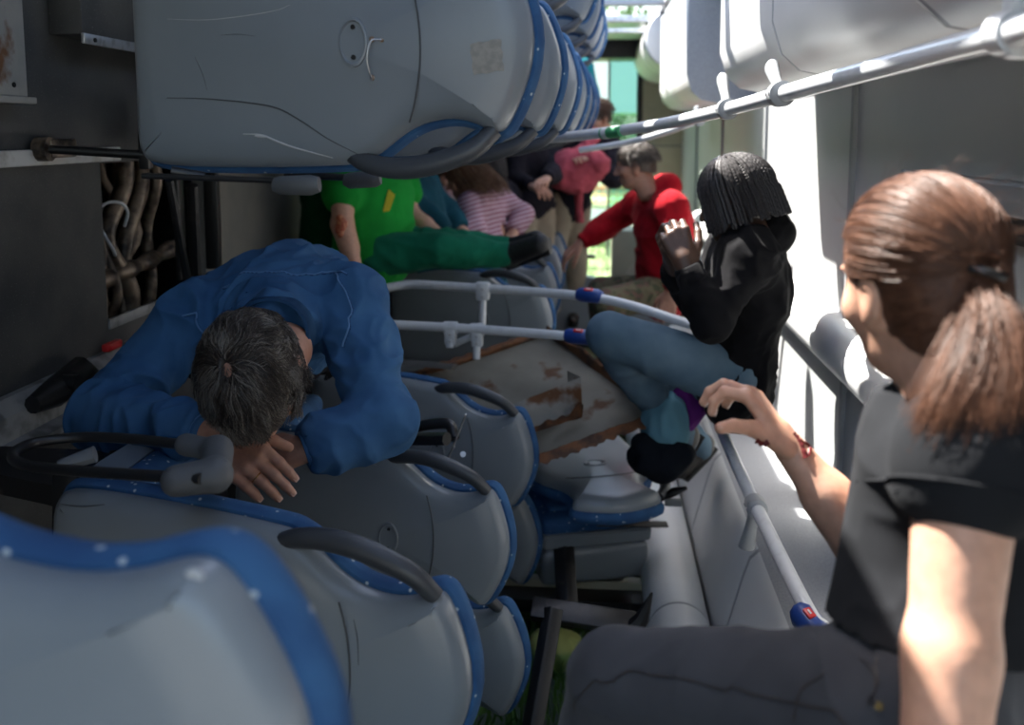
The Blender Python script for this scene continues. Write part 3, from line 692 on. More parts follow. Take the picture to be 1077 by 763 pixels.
# hinge arms of the upper seats by the floor
for k, (x0, y0, x1, y1, Y) in enumerate(((178, 190, 198, 300, 2.55), (202, 195, 206, 290, 2.9))):
    a, b = P(x0, y0, Y), P(x1, y1, Y+.1); bm = NB(); tube(bm, [Vector(), b-a], .012 if k == 0 else .018, 8)
    o = mesh_obj('support_strut', bm, M['black']); o.location = a; tag(o, ['thin black strut hanging below the huge upper seat by the floor hole', 'thicker black post right of the thin strut by the floor hole'][k], 'strut')
# seat belt buckle and folding arm between the denim man's seat and the next one
t = thing('buckle_arm', 'black armrest with a steel bracket between two seat backs', 'armrest', P(470, 468, 2.75)); o = Vector(t.location)
bm = NB(); tube(bm, crom([P(425, 470, 2.8)-o, P(432, 452, 2.8)-o, P(470, 446, 2.78)-o, P(478, 462, 2.75)-o], 6), .016, 12); mesh_obj('bar_loop', bm, M['blackplastic'], t)
bm = NB(); tube(bm, [P(432, 462, 2.75)-o, P(470, 462, 2.7)-o], .024, 8, flat=.8); mesh_obj('buckle', bm, M['blackplastic'], t)
for k, (a, b) in enumerate((((490, 436), (468, 492)), ((478, 470), (466, 490)))):
    bm = NB(); tube(bm, [P(*a, 2.62)-o, P(*b, 2.62)-o], .010, 4, flat=.3); mesh_obj('steel_bracket', bm, M['steel'], t)
bm = NB(); tube(bm, [P(487, 478, 2.615)-o, P(487, 478, 2.60)-o], .008, 12); mesh_obj('bolt', bm, M['steel'], t)

# ------------------------------------------------------------------ rusty engine cover
c = [P(430, 400, 3.50), P(576, 352, 3.86), P(694, 436, 3.26), P(556, 486, 3.18)]
o = (c[0]+c[2])/2; t = thing('engine_cover', 'large rusty metal engine cover with a bent fin lying across the seats', 'cover plate', o)
c = [p-o for p in c]; nrm = (c[1]-c[0]).cross(c[3]-c[0]).normalized(); nrm = nrm if nrm.z > 0 else -nrm
def onp(x, y):
    d_ = (P(x, y, 3)-CAM); return (CAM-o)+d_*(((c[0]+c[2])/2-(CAM-o)).dot(nrm)/d_.dot(nrm))
def bil(u, v): return (c[0].lerp(c[1], u)).lerp(c[3].lerp(c[2], u), v)
bm = NB(); n = 40; g = [[bm.verts.new(bil(i/n, j/n)+nrm*(.008*mnoise.noise(Vector((i*.11, j*.11, 3)))+.018*math.sin(PI*i/n)*math.sin(PI*j/n))) for j in range(n+1)] for i in range(n+1)]
for i in range(n):
    for j in range(n): bm.faces.new((g[i][j], g[i+1][j], g[i+1][j+1], g[i][j+1]))
bmesh.ops.solidify(bm, geom=bm.faces[:], thickness=.006); mesh_obj('plate', bm, M['sheet'], t)
def rim(a, b, h, w, seed, name='bent_rim'):
    """ragged folded edge strip"""
    bm = NB(); n = 46; rows = []
    d = (b-a); side = d.cross(nrm).normalized()
    for i in range(n+1):
        f = i/n; p = a.lerp(b, f); q = mnoise.noise(Vector((f*7, seed, 0))); q2 = mnoise.noise(Vector((f*22, seed, 5)))
        rows.append([bm.verts.new(p+side*w*(1+.5*q2)+nrm*.008), bm.verts.new(p+side*.006+nrm*(.008+.005*q2)), bm.verts.new(p-side*.004+nrm*(h*(1+.5*q+.35*q2))), bm.verts.new(p-side*.010+nrm*(h*(1+.5*q+.35*q2)-.004)), bm.verts.new(p-side*.008-nrm*.004)])
    for A, B in zip(rows, rows[1:]):
        for k in range(4): bm.faces.new((A[k], A[k+1], B[k+1], B[k]))
        bm.faces.new((A[4], A[0], B[0], B[4]))
    bmesh.ops.recalc_face_normals(bm, faces=bm.faces); mesh_obj(name, bm, M['rust'], t)
s_ = 1
rim(c[1], c[0], .022, .03, 1); rim(c[2], c[1], .045, .03, 2); rim(c[3], c[2], .012, .04, 3)
bm = NB(); q0, q1 = onp(546, 457), onp(612, 433); q = [q0+nrm*.01, q1+nrm*.01, P(611, 397, (q1+o).y+.04)-o, P(536, 427, (q0+o).y+.05)-o]; g = []
for i in range(15):
    row = []
    for k in range(7):
        e = q[0].lerp(q[1], i/14).lerp(q[3].lerp(q[2], i/14), k/6); row.append(bm.verts.new(e+Vector((0, .012*mnoise.noise(Vector((i*.3, k*.4, 2))), 0))))
    g.append(row)
for i in range(14):
    for k in range(6): bm.faces.new((g[i][k], g[i+1][k], g[i+1][k+1], g[i][k+1]))
A = g[-1]; B = [bm.verts.new(v.co+Vector((-.05, .09, .0))) for v in A]
for k in range(6): bm.faces.new((A[k], B[k], B[k+1], A[k+1]))
bmesh.ops.solidify(bm, geom=bm.faces[:], thickness=.004); mesh_obj('bent_fin', bm, M['rusty'], t)
bm = NB(); b0, b1 = onp(545, 462), onp(612, 438)
rows = []
for i in range(31):
    f = i/30; p = b0.lerp(b1, f); q = mnoise.noise(Vector((f*6, 9, 0)))
    rows.append([bm.verts.new(p+nrm*(.004+(.018+.03*f)*(1+q))-Vector((0, .012, 0))), bm.verts.new(p+nrm*.014-Vector((0, .02+.03*f*(1+.6*q), 0)))])
for A, B in zip(rows, rows[1:]): bm.faces.new((A[0], A[1], B[1], B[0]))
bmesh.ops.solidify(bm, geom=bm.faces[:], thickness=.003); mesh_obj('rust_scale', bm, M['rust'], t)
# black flat bar left of it
a, b = P(402, 379, 3.55), P(478, 386, 3.5); bm = NB(); d = b-a
tube(bm, [Vector(), d], .045, 4, flat=.25, nrm=(0, 0, 1)); o = mesh_obj('flat_bar', bm, M['darkfloor']); o.location = a; tag(o, 'dark flat bar behind the denim man\'s elbow under the bent poles', 'bar')

# black seat beams crossing the lower window
def beam(label, a, b, r, flat=.5):
    bm = NB(); tube(bm, [Vector(), (b-a)*.5, b-a], r, 4, flat=flat, nrm=(0, 0, 1)); bmesh.ops.bevel(bm, geom=bm.edges[:], offset=.003, segments=1, affect='EDGES')
    o = mesh_obj('seat_beam', bm, M['black']); o.location = a; tag(o, label, 'beam', 'black seat beams by the lower window')
beam('upper black beam reaching from the collapsed seat to the lower duct', P(628, 551, 3.45), P(701, 552, 3.55), .026)
beam('lower black beam with a pointed end above the grey jeans knee', P(560, 640, 2.75), P(668, 657, 2.72), .05, .8)
beam('black upright bar rising from the grass beside the knee', P(556, 790, 2.5), P(582, 640, 2.72), .032, .8)
beam('black beam end standing below the collapsed seat', P(592, 560, 3.5), P(598, 660, 3.2), .04)
bm = NB(); tube(bm, [(0, 0, 0), (.02, 0, .03), (.045, -.01, .11)], [.03, .022, .003], 8); o = mesh_obj('broken_hook', bm, M['black']); o.location = P(668, 660, 2.7); tag(o, 'pointed black hook at the end of the lower beam', 'hook')

# ------------------------------------------------------------------ cloths near the lower cover
def cloth(name, label, c, r, col, seed, amp=.02):
    F = Field(np.array(c)-.28, np.array(c)+.28, .008)
    rg = random.Random(seed)
    for k in range(12):
        d = Vector((rg.uniform(-1, 1)*r[0], rg.uniform(-1, 1)*r[1], rg.uniform(-1, 1)*r[2]))*.6
        F.cone(Vector(c)+d, Vector(c)-d*.6+Vector((0, 0, -.02)), .035, .045, .03)
    V, Q = F.mesh(); N = vnormals(V, Q); nz = vnoise(V*[1, 1, .4], 26, seed); V = V+N*(amp*(1-2*np.abs(nz)))[:, None]*.6
    ce = V.mean(0); o = np_obj(name, relax(V, Q, 1)-ce, Q, wrinkle(mat(name, col, .95, bump=(200, .2, .002), spec=.1), 8, .6)); o.location = ce
    tag(o, label, 'clothing'); return o
cloth('purple_jacket', 'crumpled purple cloth wedged by the end of the lower handrail', P(718, 424, 3.35), (.07, .1, .08), (.12, .02, .16), 4)
cloth('pale_blue_cloth', 'pale blue cloth hanging below the crumpled purple one', P(700, 442, 3.25), (.05, .05, .10), (.10, .22, .28), 5)
cloth('dark_jacket', 'dark bundle of clothing below the rusty cover beside the lower duct', P(694, 478, 3.22), (.13, .10, .07), (.007, .009, .013), 8, .008)
cloth('yellow_bag', 'pale yellow green bag lying on the grass beyond the lowest seat back', P(584, 680, 3.3), (.10, .08, .05), (.42, .45, .16), 14, .012)
# ================================================================== outside: meadow, fence netting, trees
bm = NB(); bmesh.ops.create_grid(bm, x_segments=90, y_segments=90, size=45)
for v in bm.verts: v.co += Vector((2, 54, -.14+.03*mnoise.noise(v.co*.4)))
o2 = NB(); bmesh.ops.create_grid(o2, x_segments=40, y_segments=40, size=45)
for v in o2.verts: v.co = Vector((v.co.x+2, v.co.y*.6+9-27, -.14))
o = mesh_obj('trampled_ground', o2, mat('dry_ground', (.17, .165, .15), .9, noise=(3, (.12, .12, .10), .4, .6, 9))); o['kind'] = 'structure'
o = mesh_obj('ground', bm, M['soil']); o['kind'] = 'structure'
def blades(x0, x1, y0, y1, n, seed, h):
    r = np.random.RandomState(seed); b = np.stack([r.uniform(x0, x1, n), r.uniform(y0, y1, n), np.full(n, -.14)], 1)
    a = r.uniform(0, 2*PI, n); hh = h*r.uniform(.5, 1.2, n); w = .004+.003*r.rand(n); l = r.uniform(-.5, .5, (n, 2))*hh[:, None]
    s = np.stack([np.cos(a), np.sin(a), 0*a], 1)*w[:, None]
    p1 = b-s; p2 = b+s; m1 = b+np.stack([l[:, 0]*.35, l[:, 1]*.35, hh*.55], 1)-s*.7; m2 = m1+s*1.4; tp = b+np.stack([l[:, 0], l[:, 1], hh], 1)
    V = np.stack([p1, p2, m2, m1, tp], 1).reshape(-1, 3); i = np.arange(n)[:, None]*5
    F = [tuple(q) for q in (i+[0, 1, 2, 3]).tolist()]+[tuple(q) for q in (i+[3, 2, 4]).tolist()]
    return V.tolist(), F
V, Fc = blades(.3, 2.1, 1.4, 6.5, 16000, 1, .11)
V2, F2 = blades(-6, 8, 9.3, 22, 16000, 2, .30)
k = len(V); me = bpy.data.meshes.new('grass'); me.from_pydata(V+V2, [], Fc+[tuple(i+k for i in f) for f in F2]); me.materials.append(M['grass'])
o = link('grass', me); tag(o, 'green grass growing outside the windows and behind the bus', 'grass'); o['kind'] = 'stuff'
# orange and white barrier fence in the meadow
t = thing('barrier_fence', 'low fence with white and orange banner strips seen through the rear opening', 'fence', (1.6, 14.0, -.14))
M['banner'] = mat('white_banner', (.72, .74, .72), .6); M['orange'] = mat('orange_net', (.62, .25, .08), .7)
for k in range(6):
    bm = NB(); tube(bm, [(-2.5+k, 0, 0), (-2.5+k, 0, 1.25)], .025, 10); mesh_obj('post', bm, M['trim'], t)
bm = NB(); box(bm, (-2.5, -.005, .55), (2.5, .005, .80)); mesh_obj('banner', bm, M['banner'], t)
bm = NB()
for k in range(14): tube(bm, [(-2.4+.36*k, -.012, .60), (-2.4+.36*k+.12, -.012, .74)], .012, 6)
mesh_obj('banner_print', bm, M['trim'], t)
bm = NB()
for z in (.9, 1.0, 1.1, 1.2): tube(bm, [(-2.5, 0, z), (2.5, 0, z)], .010, 6)
for k in range(51): tube(bm, [(-2.5+.1*k, 0, .88), (-2.5+.1*k, 0, 1.22)], .006, 5)
mesh_obj('orange_netting', bm, M['orange'], t)
# trees
M['leaf'] = mat('foliage', (.09, .16, .06), .7, noise=(1.5, (.18, .28, .12), .35, .65)); M['bark'] = mat('bark', (.07, .05, .035), .9, bump=(20, .6, .02))
M['leaf2'] = mat('pale_foliage', (.28, .36, .28), .7, noise=(1.5, (.42, .50, .42), .35, .65))
def tree(label, x, y, h, r, seed, m):
    t = thing('tree', label, 'tree', (x, y, -.14), 'trees behind the bus'); rr = np.random.RandomState(seed)
    bm = NB(); tube(bm, crom([(0, 0, 0), (.1, .05, h*.3), (-.05, .1, h*.6), (.05, 0, h*.85)], 5), [.20-.16*i/15 for i in range(16)], 10); mesh_obj('trunk', bm, M['bark'], t)
    n = 5000; d = rr.normal(size=(n, 3)); d /= np.linalg.norm(d, axis=1)[:, None]; c = d*(rr.rand(n, 1)**.4)*[r, r, h*.42]; c *= (1+.25*np.sin(d[:, :1]*7+seed)); c[:, 2] += h*.58
    a = rr.normal(size=(n, 3)); a /= np.linalg.norm(a, axis=1)[:, None]; b = np.cross(a, rr.normal(size=(n, 3))); b /= np.linalg.norm(b, axis=1)[:, None]; s = .14*rr.uniform(.5, 1.2, (n, 1))
    V = np.stack([c-a*s, c+b*s*.45, c+a*s, c-b*s*.45], 1).reshape(-1, 3); np_obj('crown', V, np.arange(4*n).reshape(n, 4), m, t, smooth=False)
tree('pale green tree seen through the clear rear opening', -2.6, 26, 8.5, 2.7, 1, M['leaf2']); tree('darker green tree behind the tinted rear glass', 4.2, 27, 8, 2.8, 2, M['leaf']); tree('green bush glimpsed low between the far people', 1.0, 34, 5.5, 3.2, 3, M['leaf'])
tree('tree showing through the windows at far left of the rear end', -9.5, 27, 8, 3, 4, M['leaf'])
# white awning far off
t = thing('white_tent', 'white tent roof catching the sun beyond the rear opening', 'tent', (1.2, 18.5, -.14))
bm = NB(); prism(bm, [(-2.2, 2.2), (2.2, 2.2), (2.3, 2.3), (0, 3.7), (-2.3, 2.3)], -1.2, 1.2); mesh_obj('tent_roof', bm, M['banner'], t)
for sx in (-2.15, 2.15):
    for sy in (-1.1, 1.1):
        bm = NB(); tube(bm, [(sx, sy, 0), (sx, sy, 2.25)], .04, 10); mesh_obj('pole', bm, M['trim'], t)
# ================================================================== people
def skinmat(name, col, rough=.5): return mat(name, col, rough, sss=.12, noise=(60, tuple(c*.82 for c in col), .4, .7), bump=(160, .12, .001))
def fabricmat(name, col, k=.7, scale=30, bumps=(350, .25, .0015), rough=.92, sheen=.04):
    return mat(name, col, rough, noise=(scale, tuple(c*k for c in col), .35, .7, 8), bump=bumps, sheen=.02, spec=.12)
M['skin'] = skinmat('skin_light', (.52, .29, .20)); M['skin_tan'] = skinmat('skin_ruddy', (.40, .205, .14)); M['skin_dark'] = skinmat('skin_brown', (.085, .045, .03), .42)
M['lips'] = mat('lips', (.35, .13, .11), .5); M['eye'] = mat('eye', (.5, .5, .48), .2); M['blood'] = mat('blood', (.10, .003, .003), .45); M['wound'] = mat('wound', (.33, .05, .02), .4, noise=(90, (.55, .25, .12), .45, .6), bump=(120, .8, .003))
M['hair_brown'] = mat('hair_brown', (.070, .030, .017), .42, noise=(45, (.11, .05, .028), .4, .65), spec=.4)
M['hair_brown2'] = mat('hair_light_brown', (.13, .058, .033), .45, spec=.35)
M['hair_dark'] = mat('hair_dark', (.018, .012, .010), .4, noise=(40, (.04, .026, .018), .4, .65))
M['hair_grey'] = mat('hair_grey', (.19, .165, .14), .42); M['hair_mid'] = mat('hair_grey_brown', (.065, .048, .036), .42); M['hair_deep'] = mat('hair_deep_brown', (.022, .015, .012), .42)
M['hair_fair'] = mat('hair_fair', (.26, .17, .10), .5, noise=(60, (.13, .08, .05), .4, .65))
M['denim'] = mat('denim_shirt', (.024, .080, .185), .9, noise=(9, (.046, .125, .255), .35, .7, 9), bump=(420, .35, .0012), spec=.25)
M['denim_seam'] = mat('denim_seam', (.09, .19, .36), .9, bump=(500, .5, .002)); M['denim_dark'] = mat('denim_stitch_dark', (.012, .05, .14), .9)  # second one: darker thread for the dashed row beside each seam
M['jeans'] = mat('blue_jeans', (.055, .10, .145), .92, noise=(7, (.11, .165, .215), .35, .7, 9), bump=(420, .3, .0012), spec=.2)
M['greyjeans'] = mat('charcoal_jeans', (.026, .028, .034), .92, noise=(5, (.058, .061, .071), .35, .75, 9), bump=(460, .45, .0012), sheen=.08, spec=.3)
M['tee'] = mat('black_tshirt', (.008, .009, .011), .95, noise=(12, (.012, .013, .0155), .35, .7), bump=(500, .2, .001), spec=.2)
M['hoodie'] = fabricmat('black_hoodie', (.0055, .0055, .007), .6); M['redhood'] = fabricmat('red_hoodie', (.38, .008, .016), .6, 12)
M['camo'] = mat('camouflage', (.10, .09, .05), .9); mixin(M['camo'], 'noise', 16, .50, .53, (.035, .045, .02), detail=2); mixin(M['camo'], 'noise', 23, .56, .59, (.10, .055, .04), detail=2)
M['green'] = fabricmat('green_top', (.012, .26, .035), .75, 8); M['greenpants'] = fabricmat('green_trousers', (.008, .135, .075), .7, 10)
M['darkgreen'] = fabricmat('dark_green_cloth', (.008, .06, .022), .6, 10); M['teal'] = fabricmat('teal_top', (.012, .07, .10), .7, 10); M['teal2'] = fabricmat('bright_teal', (.01, .17, .20), .7, 10)
M['khaki'] = fabricmat('pale_trousers', (.30, .26, .20), .8, 10); M['sling'] = fabricmat('pink_sling', (.45, .09, .12), .55, 9); M['darktop'] = fabricmat('dark_top', (.016, .015, .022), .6)
M['shoe'] = mat('black_shoe', (.012, .012, .013), .6, bump=(90, .3, .002)); mixin(M['shoe'], 'voronoi', 110, .14, .09, (.2, .2, .2))
M['plainshoe'] = mat('dark_boot', (.02, .018, .016), .5)
def striped(name, a, b, scale, rot):
    m = mat(name, a, .9, bump=(300, .2, .001)); nt = m.node_tree; bs = nt.nodes['Principled BSDF']; tc = nt.nodes.new('ShaderNodeTexCoord')
    mp = nt.nodes.new('ShaderNodeMapping'); mp.inputs['Rotation'].default_value = rot; w = nt.nodes.new('ShaderNodeTexWave'); w.inputs['Scale'].default_value = scale; w.bands_direction = 'Z'; w.inputs['Distortion'].default_value = .6; w.inputs['Detail'].default_value = 1
    r = nt.nodes.new('ShaderNodeValToRGB'); e = r.color_ramp.elements; e[0].color = (*a, 1); e[1].color = (*b, 1); e[0].position = .55; e[1].position = .68
    nt.links.new(tc.outputs['Object'], mp.inputs[0]); nt.links.new(mp.outputs[0], w.inputs[0]); nt.links.new(w.outputs['Fac'], r.inputs[0]); nt.links.new(r.outputs[0], bs.inputs['Base Color']); return m
M['stripe'] = striped('striped_pink_shirt', (.50, .36, .42), (.26, .10, .17), 14, (.15, .35, 0)); M['stripe2'] = striped('striped_pale_shirt', (.34, .27, .27), (.26, .10, .10), 12, (1.2, .3, 0))
M['yellow'] = mat('yellow_print', (.60, .52, .02), .7); M['gold'] = mat('gold', (.75, .5, .2), .25, metal=1)

for k_, sc_, st_ in (('denim', 8, 1.), ('jeans', 9, .7), ('greyjeans', 9, .45), ('tee', 5, .5), ('hoodie', 7, .8), ('redhood', 7, .8), ('camo', 8, .8), ('green', 7, .7), ('greenpants', 8, .7), ('darkgreen', 7, .8), ('teal', 7, .8), ('teal2', 8, .8), ('khaki', 8, .8), ('sling', 9, .9), ('darktop', 7, .8), ('stripe', 8, .5), ('stripe2', 8, .5)): wrinkle(M[k_], sc_, st_)
def nv(v): return Vector(v).normalized()
def frame(f, u):
    f = nv(f); u = Vector(u); u = (u-f*u.dot(f)).normalized(); r = f.cross(u); return np.array([list(r), list(f), list(u)]).T     # columns right, forward, up
def head_field(c, R, vox=.004, k=1.0, female=False):
    c = np.array(c, float); F = Field(c-.19*k, c+.19*k, vox)
    def L(x, y, z): return c+R@(np.array([x, y, z])*k)
    def E(p, r, kk): F.ell(L(*p), np.array(r)*k, R, kk)
    E((0, -.012, .032), (.075, .094, .083), .01); E((0, .022, -.03), (.060, .066, .078), .035)
    E((0, .060, -.088), (.026 if not female else .021, .026, .020), .03); E((0, .03, -.075), (.050, .045, .034), .03)
    for s in (-1, 1):
        E((s*.042, .055, -.022), (.022, .025, .022), .025)                # cheek
        F.dent(L(s*.031, .098, .010), np.array([.019, .020, .014])*k, .012, R)
        E((s*.031, .075, .008), (.0125, .0125, .0125), .004)
        F.cone(L(s*.014, .085, .030), L(s*.048, .072, .030), .006*k, .005*k, .012)  # brow
        E((s*.077, -.008, -.008), (.008, .019, .031), .006); F.dent(L(s*.087, -.002, -.004), np.array([.006, .009, .016])*k, .004, R)
        E((s*.070, .004, -.035), (.010, .010, .012), .012)
    F.cone(L(0, .086, .018), L(0, .108, -.020), .007*k, .011*k, .012)
    for s in (-1, 1): E((s*.012, .094, -.026), (.008, .010, .008), .006)
    E((0, .086, -.055), (.024, .013, .008), .008); E((0, .084, -.066), (.020, .012, .008), .006)
    F.dent(L(0, .102, -.0605), np.array([.022, .008, .0018])*k, .003, R)
    F.cone(L(0, -.015, -.04), L(0, -.03, -.15), .052*k, .055*k, .03)
    return F, L
def hand_mesh(w, d, n, thumb, curl=(.3, .35, .4, .45), spread=.07, tcurl=.35, k=1., vox=.0024, bend2=1.0, tout=.6, lens=(.071, .079, .073, .058)):
    """w wrist, d pointing to the knuckles, n out of the back of the hand, thumb=+1/-1 side along d x n"""
    w = Vector(w); d = nv(d); n = nv(Vector(n)-d*Vector(n).dot(d)); s = d.cross(n)*thumb
    def L(a, b, c_): return w+(d*a+s*b+n*c_)*k
    tips = []; segs = []
    for i in range(4):
        b = (.030, .010, -.010, -.029)[i]; a = (.088, .093, .088, .079)[i]
        segs.append((L(.0, b*.45, 0), L(a, b, .002), .0155, .0115, .012))
        dirv = (d+s*(b/.03)*spread).normalized(); p = L(a, b, .001); ang = 0; seglen = [lens[i]*x for x in (.46, .30, .24)]; rr = [.0098, .0086, .0078, .0066]
        ax = dirv.cross(n).normalized(); fin = [p]
        for j in range(3):
            ang += curl[i]*(1, bend2*1.15, bend2*.7)[j]
            q = Quaternion(ax, -ang) @ dirv; q2 = q if q.dot(n) <= .25 else q
            p2 = p+q*seglen[j]*k; segs.append((p, p2, rr[j], rr[j+1], .0035)); p = p2; fin.append(p)
        tips.append((fin, ax, n))
    t0 = L(.012, .020, -.006); td = (d*.75+s*tout-n*.25).normalized(); t1 = t0+td*.045*k
    td2 = (Quaternion(n, tcurl*thumb*1.0) @ td-n*.15).normalized(); t2 = t1+td2*.034*k; td3 = (Quaternion(n, tcurl*thumb*.8) @ td2-n*.1).normalized(); t3 = t2+td3*.026*k
    segs += [(t0, t1, .016, .0125, .012), (t1, t2, .0115, .0100, .004), (t2, t3, .0100, .0082, .003), (L(-.02, 0, 0), L(.02, 0, 0), .0215, .023, .012)]
    tips.append(([t0, t1, t2, t3], td3.cross(n), n))
    pts = np.array([list(x) for sg in segs for x in sg[:2]]); F = Field(pts.min(0)-.03, pts.max(0)+.03, vox)
    for a_, b_, ra, rb, kk in segs:
        big = kk > .01
        F.cone(a_, b_, ra*k, rb*k, kk, flat=n if big else None, fs=.86 if big else 1)
    V, Q = F.mesh(); return relax(V, Q, 1), Q, tips, (d, n, s)
def join(parts):
    Vs, Qs, k = [], [], 0
    for V, Q in parts: Vs.append(V); Qs.append(Q+k); k += len(V)
    return np.concatenate(Vs), np.concatenate(Qs)
def folds(V, Q, amp, freq, seed=0, an=(1, 1, 1)):
    N = vnormals(V, Q); p = V*np.array(an)
    w = np.stack([vnoise(p, freq*.5, seed+k) for k in (1, 2, 3)], 1)*.35/freq*3
    a = (1-np.abs(vnoise(p+w, freq, seed)))**2.2-.45; b = (1-np.abs(vnoise(p+w*.5, freq*2.3, seed+9)))**2-.4
    return V+N*(amp*(a+.38*b))[:, None]
def strands(name, P_, r, mats, parent, mi=None, taper=True):
    """P_ (N, K, 3) polylines -> one mesh of thin three sided tubes"""
    N_, K, _ = P_.shape; T = np.gradient(P_, axis=1); T /= np.maximum(np.linalg.norm(T, axis=2, keepdims=True), 1e-9)
    ref = np.random.RandomState(1).normal(size=(N_, 1, 3)); A = np.cross(T, ref); A /= np.maximum(np.linalg.norm(A, axis=2, keepdims=True), 1e-9); B = np.cross(T, A)
    rr = np.asarray(r).reshape(-1, 1) if np.ndim(r) else np.full((N_, 1), r); tp = np.linspace(1, .35, K)[None] if taper else np.ones((1, K)); rr = (rr*tp)[..., None]
    V = np.stack([P_+rr*(A*math.cos(a)+B*math.sin(a)) for a in (0, 2.094, 4.189)], 2).reshape(-1, 3)
    i = np.arange(N_)[:, None, None]*K*3+np.arange(K-1)[None, :, None]*3; j = np.arange(3)[None, None]; j2 = (j+1) % 3
    F_ = np.stack([i+j, i+j2, i+3+j2, i+3+j], -1).reshape(-1, 4)
    o = np_obj(name, V, F_, mats, parent)
    if mi is not None: o.data.polygons.foreach_set('material_index', np.repeat(np.asarray(mi), (K-1)*3).astype(np.int32))
    return o
class Fig:
    def __init__(s, label, J, f, u, k=1., skin='skin', vox=.009, hk=1., female=False, cat='person', group=None, torso=(.145, .125, .15), flat=.72, limb=1., swap=False):
        if swap: J = {(a[:-1]+'RL'['LR'.index(a[-1])] if a[-1] in 'LR' and len(a) > 2 else a): b for a, b in J.items()}
        s.o = Vector(J['pelvis']); s.J = {a: Vector(b)-s.o for a, b in J.items()}; s.k = k; s.vox = vox; s.t = None; s.hk = hk
        s.R = frame(f, u); s.torso = torso; s.flat = flat; s.limb = limb; s.skin = skin; s.label = label; s.female = female; s.group = group; s.extra = []
        J = s.J; s.side = nv(J['shR']-J['shL']); s.spine = nv(J['neck']-J['pelvis']); s.fwd = s.spine.cross(s.side).normalized()
        if 'chest' not in J: J['chest'] = J['pelvis'].lerp(J['neck'], .68)
        if 'belly' not in J: J['belly'] = J['pelvis'].lerp(J['neck'], .33)
        hw = s.side*.085*k
        for a, sg in (('hipR', 1), ('hipL', -1)): J.setdefault(a, J['pelvis']+hw*sg)
    def limbs(s, F, ex, which, cutw=None, k=.02):
        J = s.J; q = s.k; L = s.limb
        if 'torso' in which:
            F.cone(J['hipL'], J['hipR'], .085*q+ex, .085*q+ex, k*2); F.cone(J['pelvis'], J['belly'], s.torso[0]*q+ex, s.torso[1]*q+ex, k*2, s.fwd, s.flat)
            F.cone(J['belly'], J['chest'], s.torso[1]*q+ex, s.torso[2]*q+ex, k*2, s.fwd, s.flat); F.cone(J['chest'], J['neck'].lerp(J['chest'], .25), s.torso[2]*q+ex, .09*q+ex, k*2.5, s.fwd, s.flat)
            F.cone(J['shL'], J['shR'], .052*q+ex, .052*q+ex, k*2)
            for a in 'LR': F.cone(J['sh'+a], J['chest'], .055*q+ex, .09*q+ex, k*2)
        if 'neck' in which: F.cone(J['neck'], J['head'].lerp(J['neck'], .35), .052*q+ex, .048*q+ex, k)
        for a in 'LR':
            if 'arm'+a in which or 'arms' in which:
                F.cone(J['sh'+a], J['el'+a], .050*q*L+ex, .039*q*L+ex, k*1.5); F.cone(J['el'+a], J['wr'+a], .041*q*L+ex, .025*q*L+ex*.9, k)
                F.cone(J['el'+a], J['el'+a].lerp(J['wr'+a], .5), .036*q*L+ex, .036*q*L+ex, k)
            if 'sleeve' in which: F.cone(J['sh'+a], J['sh'+a].lerp(J['el'+a], which['sleeve']), .056*q*L+ex, .053*q*L+ex, k*1.5)
            if 'legs' in which and 'kn'+a in J:
                F.cone(J['hip'+a], J['kn'+a], .083*q+ex, .056*q+ex, k*1.5); F.cone(J['kn'+a], J['an'+a], .054*q+ex, .035*q+ex, k)
                F.cone(J['kn'+a].lerp(J['an'+a], .08), J['kn'+a].lerp(J['an'+a], .45), .045*q+ex, .05*q+ex, k)
    def box(s, keys=None, pad=.22):
        p = np.array([list(v) for a, v in s.J.items() if (keys is None or any(a.startswith(x) for x in keys))]); return p.min(0)-pad*s.k, p.max(0)+pad*s.k
    def body(s, hands=None, vox=None):
        keys = None; lo, hi = s.box(keys); F = Field(lo, hi, s.vox if vox is None else vox); s.limbs(F, -.006, {'torso': 1, 'neck': 1, 'arms': 1, 'legs': 1})
        parts = []; V, Q = F.mesh(); parts.append((relax(V, Q, 1), Q)); s.tips = {}
        if s.hk:
            F2, s.HL = head_field(s.J['head'], s.R, min(.005, s.vox), s.hk, s.female); V, Q = F2.mesh(); parts.append((relax(V, Q, 1), Q))
        for a, kw in (hands or {}).items():
            V, Q, tp, fr = hand_mesh(s.J['wr'+a], **kw); parts.append((V, Q)); s.tips[a] = (tp, fr)
        if 'anL' in s.J:
            for a in 'LR':
                if 'toe'+a in s.J:
                    F3 = Field(np.minimum(s.J['an'+a], s.J['toe'+a])-np.array([.1]*3), np.maximum(s.J['an'+a], s.J['toe'+a])+np.array([.1]*3), .008); F3.cone(s.J['an'+a], s.J['toe'+a], .026*s.k, .020*s.k, .01); parts.append(F3.mesh())
        V, Q = join(parts); s.t = np_obj('person', V, Q, M[s.skin]); s.t.location = s.o; s.t['label'] = s.label; s.t['category'] = 'person'
        if s.group: s.t['group'] = s.group
        return s.t
